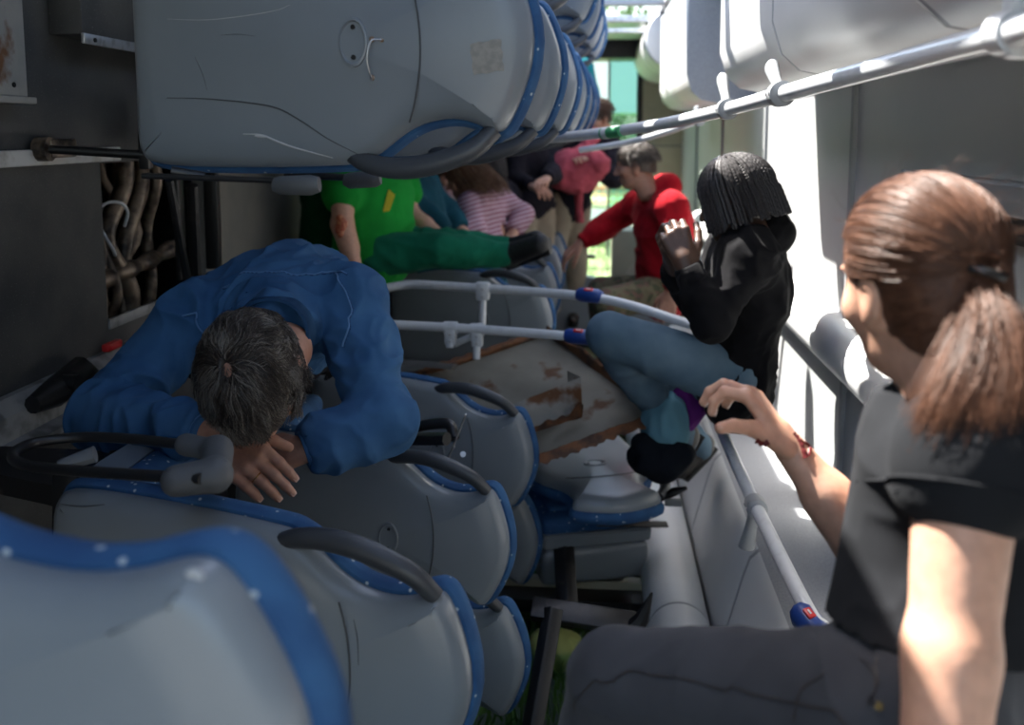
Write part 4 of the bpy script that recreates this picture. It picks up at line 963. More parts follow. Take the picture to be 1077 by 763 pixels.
    def wear(s, name, m, ex, which, keys, cuts=(), amp=.006, freq=9, seed=1, vox=None, an=(1, 1, 1), extra=None, it=1, sleeves=()):
        lo, hi = s.box(keys); F = Field(lo, hi, vox or s.vox); s.limbs(F, ex, which)
        if extra: extra(F)
        for c in cuts: F.cutlocal(*c)
        V, Q = F.mesh(); parts = [(V, Q)]
        for a_, b_, r0, r1, fl in sleeves:            # open short sleeves, meshed on their own
            a_, b_ = Vector(a_), Vector(b_); d_ = (b_-a_).normalized(); F2 = Field(np.minimum(a_, b_)-np.array([.13]*3), np.maximum(a_, b_)+np.array([.13]*3), vox or s.vox)
            F2.cone(a_, b_+d_*.05, r0, r1, .02, fl, .9); F2.cut(b_, d_); parts.append(F2.mesh())
        V, Q = join(parts); V = folds(relax(V, Q, it), Q, amp, freq, seed, an); V = relax(V, Q, 1, .4)
        o = np_obj(name, V, Q, m if isinstance(m, bpy.types.Material) else M[m], s.t); return o, V, Q
    def shoes(s, m='plainshoe', k=1.):
        for a in 'LR':
            if 'toe'+a not in s.J: continue
            A, B = s.J['an'+a], s.J['toe'+a]; F = Field(np.minimum(A, B)-np.array([.12]*3), np.maximum(A, B)+np.array([.12]*3), .006); d = nv(B-A)
            up = nv((s.J['kn'+a]-A)-d*(s.J['kn'+a]-A).dot(d)); sd = d.cross(up)
            F.cone(A-d*.02-up*.010, B-up*.010, .044*k, .038*k, .02, up, .9); F.cone(A+(s.J['kn'+a]-A).normalized()*.08, A-up*.01, .043*k, .045*k, .02); F.cut(A-up*.055*k, -up)
            V, Q = F.mesh(); o = np_obj('shoe', relax(V, Q), Q, M[m], s.t)
            bm = NB(); tube(bm, [A-d*.05*k-up*.052*k, A-up*.052*k, B-up*.052*k+d*.012*k], [.036*k, .040*k, .034*k], 14, flat=.3, nrm=up); mesh_obj('sole', bm, M['shoe'] if m != 'shoe' else M['blackplastic'], o)
    def cap(s, m, sc=1.1, cutp=(0, .055, .02), cutn=(0, 1, -.55), drop=-.06, amp=.004, freq=30, extra=None, vox=.005, name='hair'):
        c = np.array(s.J['head']); k = s.hk; F = Field(c-.30*k, c+.26*k, vox); R = s.R
        def L(x, y, z): return c+R@(np.array([x, y, z])*k)
        F.ell(L(0, -.012, .034), np.array([.080, .099, .088])*sc/1.05*k, R, .01); F.ell(L(0, -.045, -.03), np.array([.068, .06, .075])*sc/1.05*k, R, .03)
        F.cutlocal(L(*cutp), R@np.array(cutn), .2*k); F.cutlocal(L(0, -.05, drop), R@np.array([0, .35, -1.]), .13*k)
        F.dent(L(.088, .0, -.012), np.array([.02, .026, .038])*k, .006, R); F.dent(L(-.088, .0, -.012), np.array([.02, .026, .038])*k, .006, R)
        if extra: extra(F, L)
        V, Q = F.mesh(); V = folds(relax(V, Q, 1), Q, amp, freq, 5, (1, 1, .35)); return np_obj(name, V, Q, m if isinstance(m, bpy.types.Material) else M[m], s.t)
    def tress(s, n, m, length, r=.0011, seed=1, amin=.15, down=(0, -.3, -1), face=.35, lift=.01, name='hair_strands', curl=.006, K=9, sc=1.0, gravity=1.):
        """loose hair falling from the crown"""
        rs = np.random.RandomState(seed); c = np.array(s.J['head']); k = s.hk; d = rs.normal(size=(n*3, 3)); d /= np.linalg.norm(d, axis=1)[:, None]
        d = d[(d[:, 2] > -.25) & ~((d[:, 1] > face) & (d[:, 2] < .55))][:n]; rad = np.array([.082, .101, .09])*k*sc
        g = np.array(nv(down)); out = []; p = d*rad+np.array([0, -.012, .034])*k
        pos = p.copy(); vel = (d*.3+np.stack([d[:, 0], d[:, 1], 0*d[:, 0]], 1)*.8)*(.25 if length > .15 else .8); seg = length*rs.uniform(.7, 1.1, (len(d), 1))/(K-1)*k
        for i in range(K):
            out.append(pos.copy()); v = vel*(1-i/K)+g*gravity*(.5+i/K); v /= np.linalg.norm(v, axis=1)[:, None]; pos = pos+v*seg
            q = (pos-np.array([0, -.012, .034])*k)/(rad*(1+lift*3)); l = np.linalg.norm(q, axis=1)[:, None]; inside = (l < 1) & (pos[:, 2:3] > -.05*k); pos = np.where(inside, pos+(q/np.maximum(l, 1e-6)-q)*rad, pos)
            pos = pos+rs.normal(size=pos.shape)*curl*.35*k
        A = np.stack(out, 1); A = A@s.R.T+c
        return strands(name, A, r, [M[x] for x in (m if isinstance(m, (list, tuple)) else [m])], s.t, rs.randint(0, len(m), len(d)) if isinstance(m, (list, tuple)) else None)
def stitch(parent, V, Q, pts, m, r=.0013, off=.0008, name='seam', n=10, dashed=False, tree=None):
    T = tree or bvh(V, Q); cv = crom(pts, n); out = []
    for p in cv:
        h = T.find_nearest(p)
        if h[0] is not None: out.append(h[0]+h[1]*off)
    bm = NB()
    if dashed:
        for a, b in zip(out[::2], out[1::2]): tube(bm, [a, b], r, 5)
    else: tube(bm, out, r, 6)
    return mesh_obj(name, bm, m, parent)
def eyes(s, m='hair_dark'):
    for sg in (-1, 1):
        L = lambda x, y, z: Vector(s.HL(x, y, z)); bm = NB(); tube(bm, [L(sg*.016, .092, .034), L(sg*.032, .094, .039), L(sg*.047, .082, .034)], [.002, .0035, .002], 6); mesh_obj('eyebrow', bm, M[m], s.t)
        bm = NB(); bmesh.ops.create_icosphere(bm, subdivisions=2, radius=.0105*s.hk, matrix=Matrix.Translation(L(sg*.031, .0775, .009))); e = mesh_obj('eye', bm, M['eye'], s.t)
        bm = NB(); bmesh.ops.create_icosphere(bm, subdivisions=2, radius=.0055*s.hk, matrix=Matrix.Translation(L(sg*.031, .0835, .008))); mesh_obj('iris', bm, M['hair_dark'], e)
# ------------------------------------------------------------------ man in the denim shirt, head down on his arms
J = dict(pelvis=P(325, 325, 2.85), neck=P(290, 338, 2.10), head=P(272, 394, 1.84), shR=P(203, 338, 2.22), shL=P(366, 320, 2.24), chest=P(298, 325, 2.40), belly=P(312, 322, 2.62),
         elR=P(104, 438, 2.06), wrR=P(220, 457, 1.86), elL=P(402, 442, 2.06), wrL=P(318, 474, 1.98),
         knR=(.30, 2.66, 1.12), knL=(.52, 2.62, 1.10), anR=(.32, 3.02, 1.06), anL=(.56, 2.95, 1.06), toeR=(.32, 3.15, 1.06), toeL=(.56, 3.08, 1.06))
A = Fig('man in a blue denim shirt slumped face down with his forehead on crossed hands', J, (.16, -.12, -1), (-.03, -1, .10), skin='skin_tan', vox=.006, torso=(.155, .15, .17), flat=.82, limb=1.18, hk=1.06)
wr = A.J['wrR']
hd = dict(R=dict(d=(P(270, 493, 1.82)-P(220, 457, 1.86)), n=(.10, -.75, .62), thumb=-1, curl=(.40, .42, .44, .46), spread=-.02, tcurl=.1, tout=.45, bend2=.75, k=1.26, vox=.0022),
          L=dict(d=(P(256, 492, 1.97)-P(318, 474, 1.98)), n=(0, -.75, .65), thumb=1, curl=(.5, .5, .55, .6), spread=.03, tcurl=.3, k=1.05, vox=.003))
A.body(hd, .008)
def ex(F): F.cone(A.J['neck']-A.spine*.03, A.J['neck']+A.spine*.03, .085, .070, .03)
wrR, wrL = A.J['wrR'], A.J['wrL']; dR = nv(wrR-A.J['elR']); dL = nv(wrL-A.J['elL'])
sh, V, Q = A.wear('denim_shirt', 'denim', .021, {'torso': 1, 'arms': 1}, ('pelvis', 'neck', 'sh', 'el', 'wr', 'chest', 'belly', 'hip'), [(wrR-dR*.012, dR, .09), (wrL-dL*.012, dL, .09)], amp=.024, freq=10, seed=4, vox=.0048, extra=ex)
T = bvh(V, Q); B_ = lambda x, y, Y: P(x, y, Y)-A.o
for pts in ([(232, 296, 2.2), (262, 284, 2.2), (300, 285, 2.2), (345, 280, 2.2), (366, 290, 2.2)], [(350, 284, 2.2), (362, 305, 2.15), (366, 335, 2.1), (362, 365, 2.1)], [(192, 322, 2.1), (200, 338, 2.1), (212, 362, 2.1)], [(216, 328, 2.1), (236, 316, 2.1), (262, 312, 2.1)]):
    w_ = [B_(*p) for p in pts]; stitch(sh, V, Q, w_, M['denim_seam'], .0021, tree=T); stitch(sh, V, Q, [p+Vector((.005, 0, -.006)) for p in w_], M['denim_dark'], .0012, n=16, dashed=True, tree=T)
# collar stand around the back of the neck
bm = NB(); cn = A.J['neck'].lerp(A.J['head'], .26); cs = []
for i in range(25):
    a = PI*(-.12+1.24*i/24); dv = A.side*math.cos(a)*-.076-A.fwd*math.sin(a)*.070
    b0 = cn+dv-A.spine*.012; t1 = cn+dv*1.02+A.spine*.040; t2 = cn+dv*1.10+A.spine*.036; t3 = cn+dv*1.24-A.spine*.018; cs.append([bm.verts.new(x) for x in (b0, t1, t2, t3)])
for a_, b_ in zip(cs, cs[1:]):
    for q in range(3): bm.faces.new((a_[q], a_[q+1], b_[q+1], b_[q]))
bmesh.ops.solidify(bm, geom=bm.faces[:], thickness=.003); co = mesh_obj('collar', bm, M['denim'], sh)
# cuffs
for w_, d_, r_ in ((wrR, dR, .044), (wrL, dL, .043)):
    bm = NB(); n = 9; tube(bm, [w_-d_*.085, w_-d_*.082, w_-d_*.04, w_-d_*.006, w_-d_*.001, w_-d_*.003], [r_*1.02, r_*1.09, r_*1.0, r_*.94, r_*.92, r_*.80], 28); cf = mesh_obj('cuff', bm, M['denim'], sh)
    for q, rr in ((.009, .945), (.076, 1.085)):
        bm = NB(); u_ = d_.orthogonal().normalized(); v_ = d_.cross(u_); tube(bm, [w_-d_*q+(u_*math.cos(a)+v_*math.sin(a))*r_*rr for a in np.linspace(0, 2*PI, 33)[:-1]], .0012, 5, closed=True); mesh_obj('cuff_stitching', bm, M['denim_seam'], cf)
o_, V_, Q_ = A.wear('trousers', 'darktop', .012, {'legs': 1}, ('pelvis', 'hip', 'kn', 'an'), amp=.006, vox=.010); A.shoes()
# wedding ring on the ring finger, nails
tp, (d_, n_, s_) = A.tips['R']
p0, p1 = tp[2][0][0], tp[2][0][1]; c = p0.lerp(p1, .62); ax = (p1-p0).normalized(); u_ = ax.orthogonal().normalized(); v_ = ax.cross(u_)
bm = NB(); tube(bm, [c+(u_*math.cos(a)+v_*math.sin(a))*.0112 for a in np.linspace(0, 2*PI, 25)[:-1]], .0014, 8, closed=True); mesh_obj('ring', bm, M['gold'], A.t)
M['nail'] = mat('nail', (.50, .30, .23), .3)
def nails(fig, key, k=1.):
    tp, (d_, n_, s_) = fig.tips[key]
    for fin, ax, n in tp:
        dv = (fin[-1]-fin[-2]).normalized(); up = (ax.cross(dv)).normalized(); up = up if up.dot(n) > -.3 else -up; c = fin[-1]+up*.0058*k-dv*.001
        bm = NB(); box(bm, (-.005*k, -.0055*k, -.0012), (.005*k, .0055*k, .0012), bev=.001); mt = Matrix.Translation(c) @ Matrix((dv.cross(up), dv, up)).transposed().to_4x4()
        for v in bm.verts: v.co = mt @ v.co
        mesh_obj('fingernail', bm, M['nail'], fig.t)
nails(A, 'R', 1.1)
# hair: short, wavy, greying, thin at the crown
hc = np.array(A.J['head']); R = A.R
def dentw(F, L): F.dent(L(.010, -.024, .150), (.012, .020, .05), .014, R)
A.cap('hair_deep', 1.05, cutp=(0, .085, .0), cutn=(0, 1, -.35), drop=-.075, amp=.003, freq=26, extra=dentw)
rs = np.random.RandomState(5); n = 9000; d = rs.normal(size=(n*2, 3)); d /= np.linalg.norm(d, axis=1)[:, None]
wh = np.array([.09, -.22, 1.]); wh /= np.linalg.norm(wh); ang = np.arccos(np.clip(d@wh, -1, 1))
keep = (d[:, 2] > -.75) & ~((d[:, 1] > .66) & (d[:, 2] < .15)) & ~((np.abs(d[:, 0]) > .82) & (np.abs(d[:, 1]) < .2) & (d[:, 2] < -.1)) & (rs.rand(len(d)) < np.clip((ang-.05)/.30, .45, 1)); d = d[keep][:n]; ang = np.arccos(np.clip(d@wh, -1, 1))
rad = np.array([.081, .100, .088]); t_ = d-(d@wh)[:, None]*wh; t_ /= np.maximum(np.linalg.norm(t_, axis=1), 1e-3)[:, None]; sw = np.cross(wh, t_)
ph = vnoise(d, 3.1, 3)*1.6+.5; ln = rs.uniform(.05, .115, len(d))*np.clip(.6+ang, .6, 1.25); K = 10; pos = d.copy(); out = []
for i in range(K):
    f = i/(K-1); lift = 1.05+.20*f*(1.3-f); out.append(pos/np.linalg.norm(pos, axis=1)[:, None]*rad*1.06*(lift+.07*(vnoise(d, 6, 8)+.6)[:, None]*f*1.5)+np.array([0, -.012, .034])*1.06)
    g = pos+0; tt = g-(g@wh)[:, None]*wh; tt /= np.maximum(np.linalg.norm(tt, axis=1), .05)[:, None]; ss = np.cross(wh, tt)
    wav = np.sin(f*7+ph*4)[:, None]*.38+.35*vnoise(d, 4, 11)[:, None]; pos = pos+(tt+ss*wav)*(ln/.09/(K-1))[:, None]+rs.normal(size=pos.shape)*.006
Hs = np.stack(out, 1)@R.T+hc; Hs[..., 2] -= (np.linspace(0, 1, K)**2*.014)[None]*(1+vnoise(d, 4, 33))[:, None]; Hs[..., 0] += (np.linspace(0, 1, K)**2*.012)[None]*vnoise(d, 5, 35)[:, None]; g_ = vnoise(d, 5, 21)+rs.normal(size=len(d))*.6; mi = np.where(g_ > .45, 2, np.where(g_ > -.35, 1, 0))
strands('hair_strands', Hs, .00085, [M['hair_deep'], M['hair_mid'], M['hair_grey']], A.t, mi)

# ------------------------------------------------------------------ woman with the ponytail
J = dict(pelvis=P(978, 750, 1.10), neck=P(1003, 402, 1.17), head=P(966, 298, 1.15), shR=P(1018, 482, 1.00), shL=P(1000, 446, 1.34), chest=P(1032, 505, 1.16), belly=P(1010, 630, 1.14),
         elR=P(1000, 690, .93), wrR=P(985, 900, .86), elL=P(915, 580, 1.40), wrL=P(828, 468, 1.44),
         hipR=P(965, 757, 1.02), hipL=P(945, 738, 1.22), knR=P(652, 718, 1.26), knL=P(735, 742, 1.48), anR=P(572, 1040, 1.36), anL=P(640, 1010, 1.6), toeR=P(500, 1060, 1.40), toeL=P(570, 1040, 1.66))
B = Fig('woman with a brown ponytail, black t-shirt and grey jeans raising a bloodied forearm', J, (-.36, .92, -.22), (-.06, -.05, 1), swap=True, hk=.95, skin='skin', vox=.006, torso=(.135, .118, .135), flat=.85, limb=1.16, female=True)
hd = dict(R=dict(d=(P(783, 408, 1.47)-P(828, 468, 1.44)), n=(.72, -.15, .62), thumb=-1, curl=(.72, .62, .60, .62), spread=.05, tcurl=-.35, tout=.50, bend2=1.15, k=1.0, vox=.0022), L=dict(d=(0, 0, -1), n=(1, 0, 0), thumb=1))
B.body(hd, .0065); nails(B, 'R')
shR, shL = B.J['shL'], B.J['shR']; eR, eL = B.J['elL'], B.J['elR']; uR, uL = nv(eR-shR), nv(eL-shL)
def ex(F):
    F.cone(B.J['pelvis']+B.spine*.06, B.J['pelvis']+B.spine*.17, .150, .130, .03, B.fwd, .86)
    F.cone(shR-uR*.01, shR+uR*.02, .062, .062, .03); F.cone(shL, shL+uL*.03, .060, .060, .03); F.cone(B.J['chest']-B.side*.07+B.fwd*.05, B.J['chest']+B.side*.07+B.fwd*.05, .075, .075, .05); F.cone(B.J['neck'], B.J['neck']-B.spine*.05, .075, .09, .03)
nk = B.J['neck']; sh, V, Q = B.wear('t_shirt', 'tee', .010, {'torso': 1}, ('pelvis', 'neck', 'sh', 'chest', 'belly', 'hip'), [(nk+B.spine*.012+B.fwd*.0, (B.spine+B.fwd*.35), .13), (B.J['pelvis']+B.spine*.095, -B.spine, .3)], amp=.007, freq=8, seed=9, vox=.005, extra=ex, sleeves=((shR-uR*.02, shR+uR*.048, .064, .069, None), (shL-uL*.02, shL+uL*.085, .06, .068, None)))
T = bvh(V, Q)
def hemring(c, a, r, m, par, rad=.002, name='hem'):
    bm = NB(); u_ = Vector(a).orthogonal().normalized(); v_ = Vector(a).cross(u_); pts = []
    for q in np.linspace(0, 2*PI, 49)[:-1]:
        h = T.ray_cast(c+(u_*math.cos(q)+v_*math.sin(q))*r*2.2, -(u_*math.cos(q)+v_*math.sin(q)), r*2.2); pts.append((h[0] if h[0] is not None else c+(u_*math.cos(q)+v_*math.sin(q))*r)+(u_*math.cos(q)+v_*math.sin(q))*.0005)
    tube(bm, pts, rad, 6, closed=True); mesh_obj(name, bm, m, par)
hemring(shR+uR*.032, uR, .075, M['tee'], sh, .0022, 'sleeve_hem')
def exj(F):
    F.cone(B.J['pelvis']-B.spine*.02, B.J['pelvis']+B.spine*.12, .145, .118, .03, B.fwd, .85)
jn, Vj, Qj = B.wear('jeans', 'greyjeans', .010, {'legs': 1}, ('pelvis', 'hip', 'kn', 'an'), [(B.J['pelvis']+B.spine*.125, B.spine, .3)], amp=.006, freq=10, seed=3, vox=.0055, extra=exj)
Tj = bvh(Vj, Qj); Bp = lambda x, y, Y: P(x, y, Y)-B.o
for pts, m_ in (([(575, 760, 1.2), (600, 710, 1.15), (640, 690, 1.1), (700, 705, 1.0), (800, 742, .95), (850, 775, .9)], 'hair_dark'), ([(880, 658, 1.0), (876, 690, .95), (888, 735, .95)], 'hair_dark'), ([(890, 645, 1.0), (884, 690, .95), (897, 738, .95)], 'hair_dark'), ([(830, 670, 1.0), (815, 705, 1.), (822, 760, 1.)], 'hair_dark')):
    stitch(jn, Vj, Qj, [Bp(*p) for p in pts], M[m_], .0008, tree=Tj)
bm = NB(); c = Tj.find_nearest(Bp(893, 742, .9)); tube(bm, [c[0], c[0]+c[1]*.003], .0042, 14); mesh_obj('rivet', bm, M['gold'], jn, label='copper rivet')
B.shoes()
# hair drawn back to a ponytail
hc = np.array(B.J['head']); R = B.R*.95; L = lambda p: hc+R@np.array(p)
tie = np.array([-.0, -.112, .012])
capo = B.cap('hair_brown', 1.06, cutp=(0, .062, .03), cutn=(0, 1, -.62), drop=-.080, amp=.0022, freq=22)
rs = np.random.RandomState(11); n = 11000; d = rs.normal(size=(n*3, 3)); d /= np.linalg.norm(d, axis=1)[:, None]
keep = ~((d[:, 1] > .62-.25*(d[:, 2] < .35)) & (d[:, 2] < .62)) & (d[:, 2] > -.86) & ~((d[:, 2] < -.12) & (d[:, 1] > -.10-.1*d[:, 2])) & ~((np.abs(d[:, 0]) > .6) & (d[:, 1] > -.22) & (d[:, 1] < .3) & (d[:, 2] < .12)); d = d[keep][:n]
rad = np.array([.083, .103, .091]); cen = np.array([0, -.012, .034]); tn = (tie-cen)/rad; tn /= np.linalg.norm(tn); K = 14
om = np.arccos(np.clip(d@tn, -1, .9999)); out = []
nz = rs.normal(size=(len(d), 3)); cl = np.stack([vnoise(d, 9, q) for q in (1, 2, 3)], 1)
for i in range(K):
    f = i/(K-1); p = (np.sin((1-f)*om)/np.sin(om))[:, None]*d+(np.sin(f*om)/np.sin(om))[:, None]*tn
    lift = 1.0+.045*math.sin(PI*f)*(1+.3*cl[:, :1])+.008*np.abs(nz[:, :1]); q = p*rad*lift+cen+nz*.0010*math.sin(PI*min(f*1.3, 1)); 
    if f > .85: q = q*(1-(f-.85)/.15)+(tie+nz*.006)*((f-.85)/.15)
    out.append(q)
Hs = np.stack(out, 1)@R.T+hc; Tc = bvh(np.array([v.co for v in capo.data.vertices]), np.array([list(q.vertices) for q in capo.data.polygons])); sh_ = Hs.shape; fl = Hs.reshape(-1, 3); jt = rs.rand(len(fl))*.0022
for i_ in range(len(fl)):          # keep every strand on top of the hair mass
    h_ = Tc.find_nearest(fl[i_].tolist())
    if h_[0] is not None and (Vector(fl[i_].tolist())-h_[0]).dot(h_[1]) < .001: fl[i_] = list(h_[0]+h_[1]*(.0012+jt[i_]))
Hs = fl.reshape(sh_); mi = (rs.rand(len(d)) < .35).astype(int)
strands('hair_strands', Hs, .0006, [M['hair_brown'], M['hair_brown2']], B.t, mi, taper=False)
# tail: world-space guide curves
Tw = Vector(L(tie)); W2 = lambda x, y, Y: P(x, y, Y)-B.o
guides = [[Tw, W2(1028, 306, 1.06), W2(1032, 335, 1.03), W2(1020, 375, 1.00), W2(998, 422, .98), W2(978, 458, .98)], [Tw, W2(1030, 306, 1.05), W2(1040, 335, 1.02), W2(1042, 385, .99), W2(1034, 430, .97), W2(1028, 470, .97)],
          [Tw, W2(1032, 306, 1.06), W2(1048, 335, 1.03), W2(1062, 380, 1.0), W2(1072, 428, .98), W2(1080, 472, .98)]]
G = [np.array([list(p) for p in crom(g, 5)]) for g in guides]; n = 6500; wt = rs.rand(n); sel = rs.choice(3, n, p=[.42, .22, .36]); A_ = np.stack([G[s_] for s_ in sel]); K = A_.shape[1]
mixw = rs.uniform(0, .35, (n, 1, 1)); A_ = A_*(1-mixw)+G[1][None]*mixw; tt = np.linspace(0, 1, K)[None, :, None]; off = rs.normal(size=(n, 1, 3))*[.008, .009, .006]; wob = np.stack([vnoise(np.stack([off[:, 0, 0]*60+k*3.1, tt[0, :, 0][None].repeat(n, 0)[:, k]*3+off[:, 0, 1]*50, off[:, 0, 2]*60], -1)[:, :], 1., 3) for k in range(K)], 1)[..., None]
A_ = A_+off*(.35+1.1*np.sin(PI*np.clip(tt, 0, 1)*.62))+wob*.004*tt
ln = rs.uniform(.86, 1.0, n); idx = (np.linspace(0, 1, K)[None]*ln[:, None]*(K-1)); i0 = np.floor(idx).astype(int).clip(0, K-2); fr = (idx-i0)[..., None]; ar = np.arange(n)[:, None]; A_ = A_[ar, i0]*(1-fr)+A_[ar, i0+1]*fr
strands('ponytail', A_, .00065, [M['hair_brown'], M['hair_brown2']], B.t, (rs.rand(n) < .45).astype(int))
bm = NB(); ax = nv(Vector(G[1][3].tolist())-Tw); u_ = ax.orthogonal().normalized(); v_ = ax.cross(u_); tube(bm, [Tw+ax*.008+(u_*math.cos(a)+v_*math.sin(a))*.019 for a in np.linspace(0, 2*PI, 25)[:-1]], .005, 8, closed=True); mesh_obj('hair_tie', bm, M['blackplastic'], B.t)
# flyaway hairs
n = 60; d = rs.normal(size=(n*3, 3)); d /= np.linalg.norm(d, axis=1)[:, None]; d = d[(d[:, 2] > -.2) & ~((d[:, 1] > .5) & (d[:, 2] < .5))][:n]; out = []; v = rs.normal(size=d.shape)*.5
for i in range(10): f = i/9; out.append((d+v*f*.35+np.array([0, -.3, 0])*f*f)*rad*(1.03+.22*f*rs.uniform(.5, 1))+cen)
strands('flyaway_hair', np.stack(out, 1)@R.T+hc, .00025, M['hair_brown2'], B.t)
# blood on the wrist and forearm
Vb = np.array([v.co for v in B.t.data.vertices]); Qb = np.array([list(p.vertices) for p in B.t.data.polygons]); Tb = bvh(Vb, Qb)
for pts, r_ in (([(796, 462, 1.3), (803, 466, 1.3), (808, 464, 1.3)], .006), ([(834, 456, 1.3), (839, 462, 1.3), (843, 470, 1.3), (847, 482, 1.3)], [.004]), ([(811, 484, 1.3), (820, 500, 1.3), (828, 520, 1.3), (838, 545, 1.3), (847, 562, 1.3)], [.0035]), ([(841, 464, 1.3), (851, 470, 1.3), (850, 480, 1.3)], [.003])):
    w_ = []
    for p in crom([Vector(W2(*q)) for q in pts], 6):
        o0 = CAM-B.o; dd = (p-o0).normalized(); h = Tb.ray_cast(o0, dd)
        if h[0] is not None: w_.append(h[0]+h[1]*.0006)
    if len(w_) > 2:
        r0 = r_ if not isinstance(r_, list) else r_[0]; bm = NB(); tube(bm, w_, [r0*(.5+.6*abs(math.sin(i*.9+1))) for i in range(len(w_))], 8, flat=.35, nrm=(-.3, -.8, .4)); mesh_obj('blood_streak', bm, M['blood'], B.t)
# what she sits on, below the picture
t = thing('luggage_ledge', 'grey ledge under the hips of the woman with the ponytail', 'ledge', (1.82, 1.08, .46))
bm = NB(); box(bm, (-.25, -.33, .015), (.33, .30, .40), bev=.03, seg=3); mesh_obj('ledge_body', bm, M['trim'], t)
bm = NB(); box(bm, (-.24, -.32, .40), (.33, .29, .42), bev=.01); mesh_obj('ledge_top', bm, M['darkfloor'], t)
# ------------------------------------------------------------------ person with braids in the black hoodie
J = dict(pelvis=P(772, 400, 3.2), neck=P(786, 243, 3.1), head=P(770, 212, 3.03), shR=P(788, 268, 2.93), shL=P(770, 266, 3.27), chest=P(786, 302, 3.14), belly=P(780, 355, 3.17),
         elR=P(748, 338, 2.85), wrR=P(722, 280, 2.86), elL=P(742, 325, 3.3), wrL=P(708, 282, 3.08), hipR=P(775, 398, 3.1), hipL=P(772, 405, 3.3), knR=P(641, 353, 3.08), knL=P(668, 380, 3.40), anR=P(718, 462, 3.42), anL=P(735, 470, 3.7), toeR=P(700, 488, 3.4), toeL=P(715, 492, 3.65))
C = Fig('person with short black braids and a black hoodie, hands clasped, seated by the roof', J, (-.80, .45, -.35), (0, 0, 1), swap=True, skin='skin_dark', vox=.009, limb=.98)
C.body(dict(L=dict(d=P(713, 256, 2.88)-P(722, 280, 2.86), n=(-.1, -.9, .3), thumb=1, curl=(.75, .8, .85, .9), spread=0, tcurl=.3, bend2=1.4, k=1.15, vox=.003), R=dict(d=P(699, 262, 3.05)-P(708, 282, 3.08), n=(-.9, -.2, .2), thumb=-1, curl=(.7, .75, .8, .85), spread=0, bend2=1.3, k=1.15, vox=.0035)), .009)
wR, wL = C.J['wrR'], C.J['wrL']; dR, dL = nv(wR-C.J['elR']), nv(wL-C.J['elL'])
def ex(F):
    c = C.J['neck']; F.cone(c-C.fwd*.05+C.spine*.02+C.side*.05, c-C.fwd*.05+C.spine*.02-C.side*.05, .06, .06, .03); F.cone(c-C.fwd*.08-C.side*.04, c-C.fwd*.08+C.side*.04, .055, .055, .03)
sh, V, Q = C.wear('black_hoodie', 'hoodie', .020, {'torso': 1, 'arms': 1}, ('pelvis', 'neck', 'sh', 'el', 'wr', 'hip'), [(wR-dR*.01, dR, .08), (wL-dL*.01, dL, .08)], amp=.018, freq=10, seed=2, vox=.0075, extra=ex)
for w_, d_ in ((wR, dR), (wL, dL)):
    bm = NB(); tube(bm, [w_-d_*.05, w_-d_*.045, w_-d_*.005, w_], [.042, .046, .040, .034], 18); mesh_obj('cuff', bm, M['hoodie'], sh)
bm = NB(); u = [C.J['neck']+C.side*.12-C.spine*.03, C.J['shR']+Vector((0, -.02, -.06)), C.J['shR']+Vector((.03, -.02, -.16))]; mesh_obj('back_print', bm, M['trim'], sh) if False else bm.free()
C.wear('jeans', 'jeans', .016, {'legs': 1}, ('pelvis', 'hip', 'kn', 'an'), amp=.008, freq=9, seed=6, vox=.0085); C.shoes()
# braids
hc = np.array(C.J['head']); R = C.R; rs = np.random.RandomState(2); C.cap('hair_dark', 1.06, cutp=(0, .07, .02), cutn=(0, 1, -.5), drop=-.07, amp=.002)
M['braid'] = mat('braided_hair', (.014, .012, .013), .5, noise=(260, (.05, .045, .045), .5, .65))
P_ = []
for k in range(150):
    a = rs.uniform(0, 2*PI); a = a if abs(((a-PI/2+PI) % (2*PI))-PI) > .75 else a+PI; e0 = rs.uniform(.05, 1.25); rad = np.array([.088, .108, .095]); top = np.array([0, -.02, .034]); o_ = []
    for i in range(14):
        f = i/13; th = e0+(PI*.56-e0)*min(1, f*1.6); q = np.array([math.cos(a)*math.sin(th), math.sin(a)*math.sin(th), math.cos(th)])*rad*(1.06+.10*f+.03*math.sin(k))+top
        if f > .62: q[2] -= (f-.62)*.24*(1+.12*math.sin(k*2.3)); q[0] *= 1.0+.05*(f-.6); q[1] *= 1.05
        o_.append(q)
    P_.append(o_)
P_ = np.array(P_)@R.T+hc
bm = NB()
for row in P_:
    pts = crom([Vector(q) for q in row], 3); tube(bm, pts, [.0052*(1+.22*math.sin(i*2.2)) for i in range(len(pts))], 6)
mesh_obj('braids', bm, M['braid'], C.t)
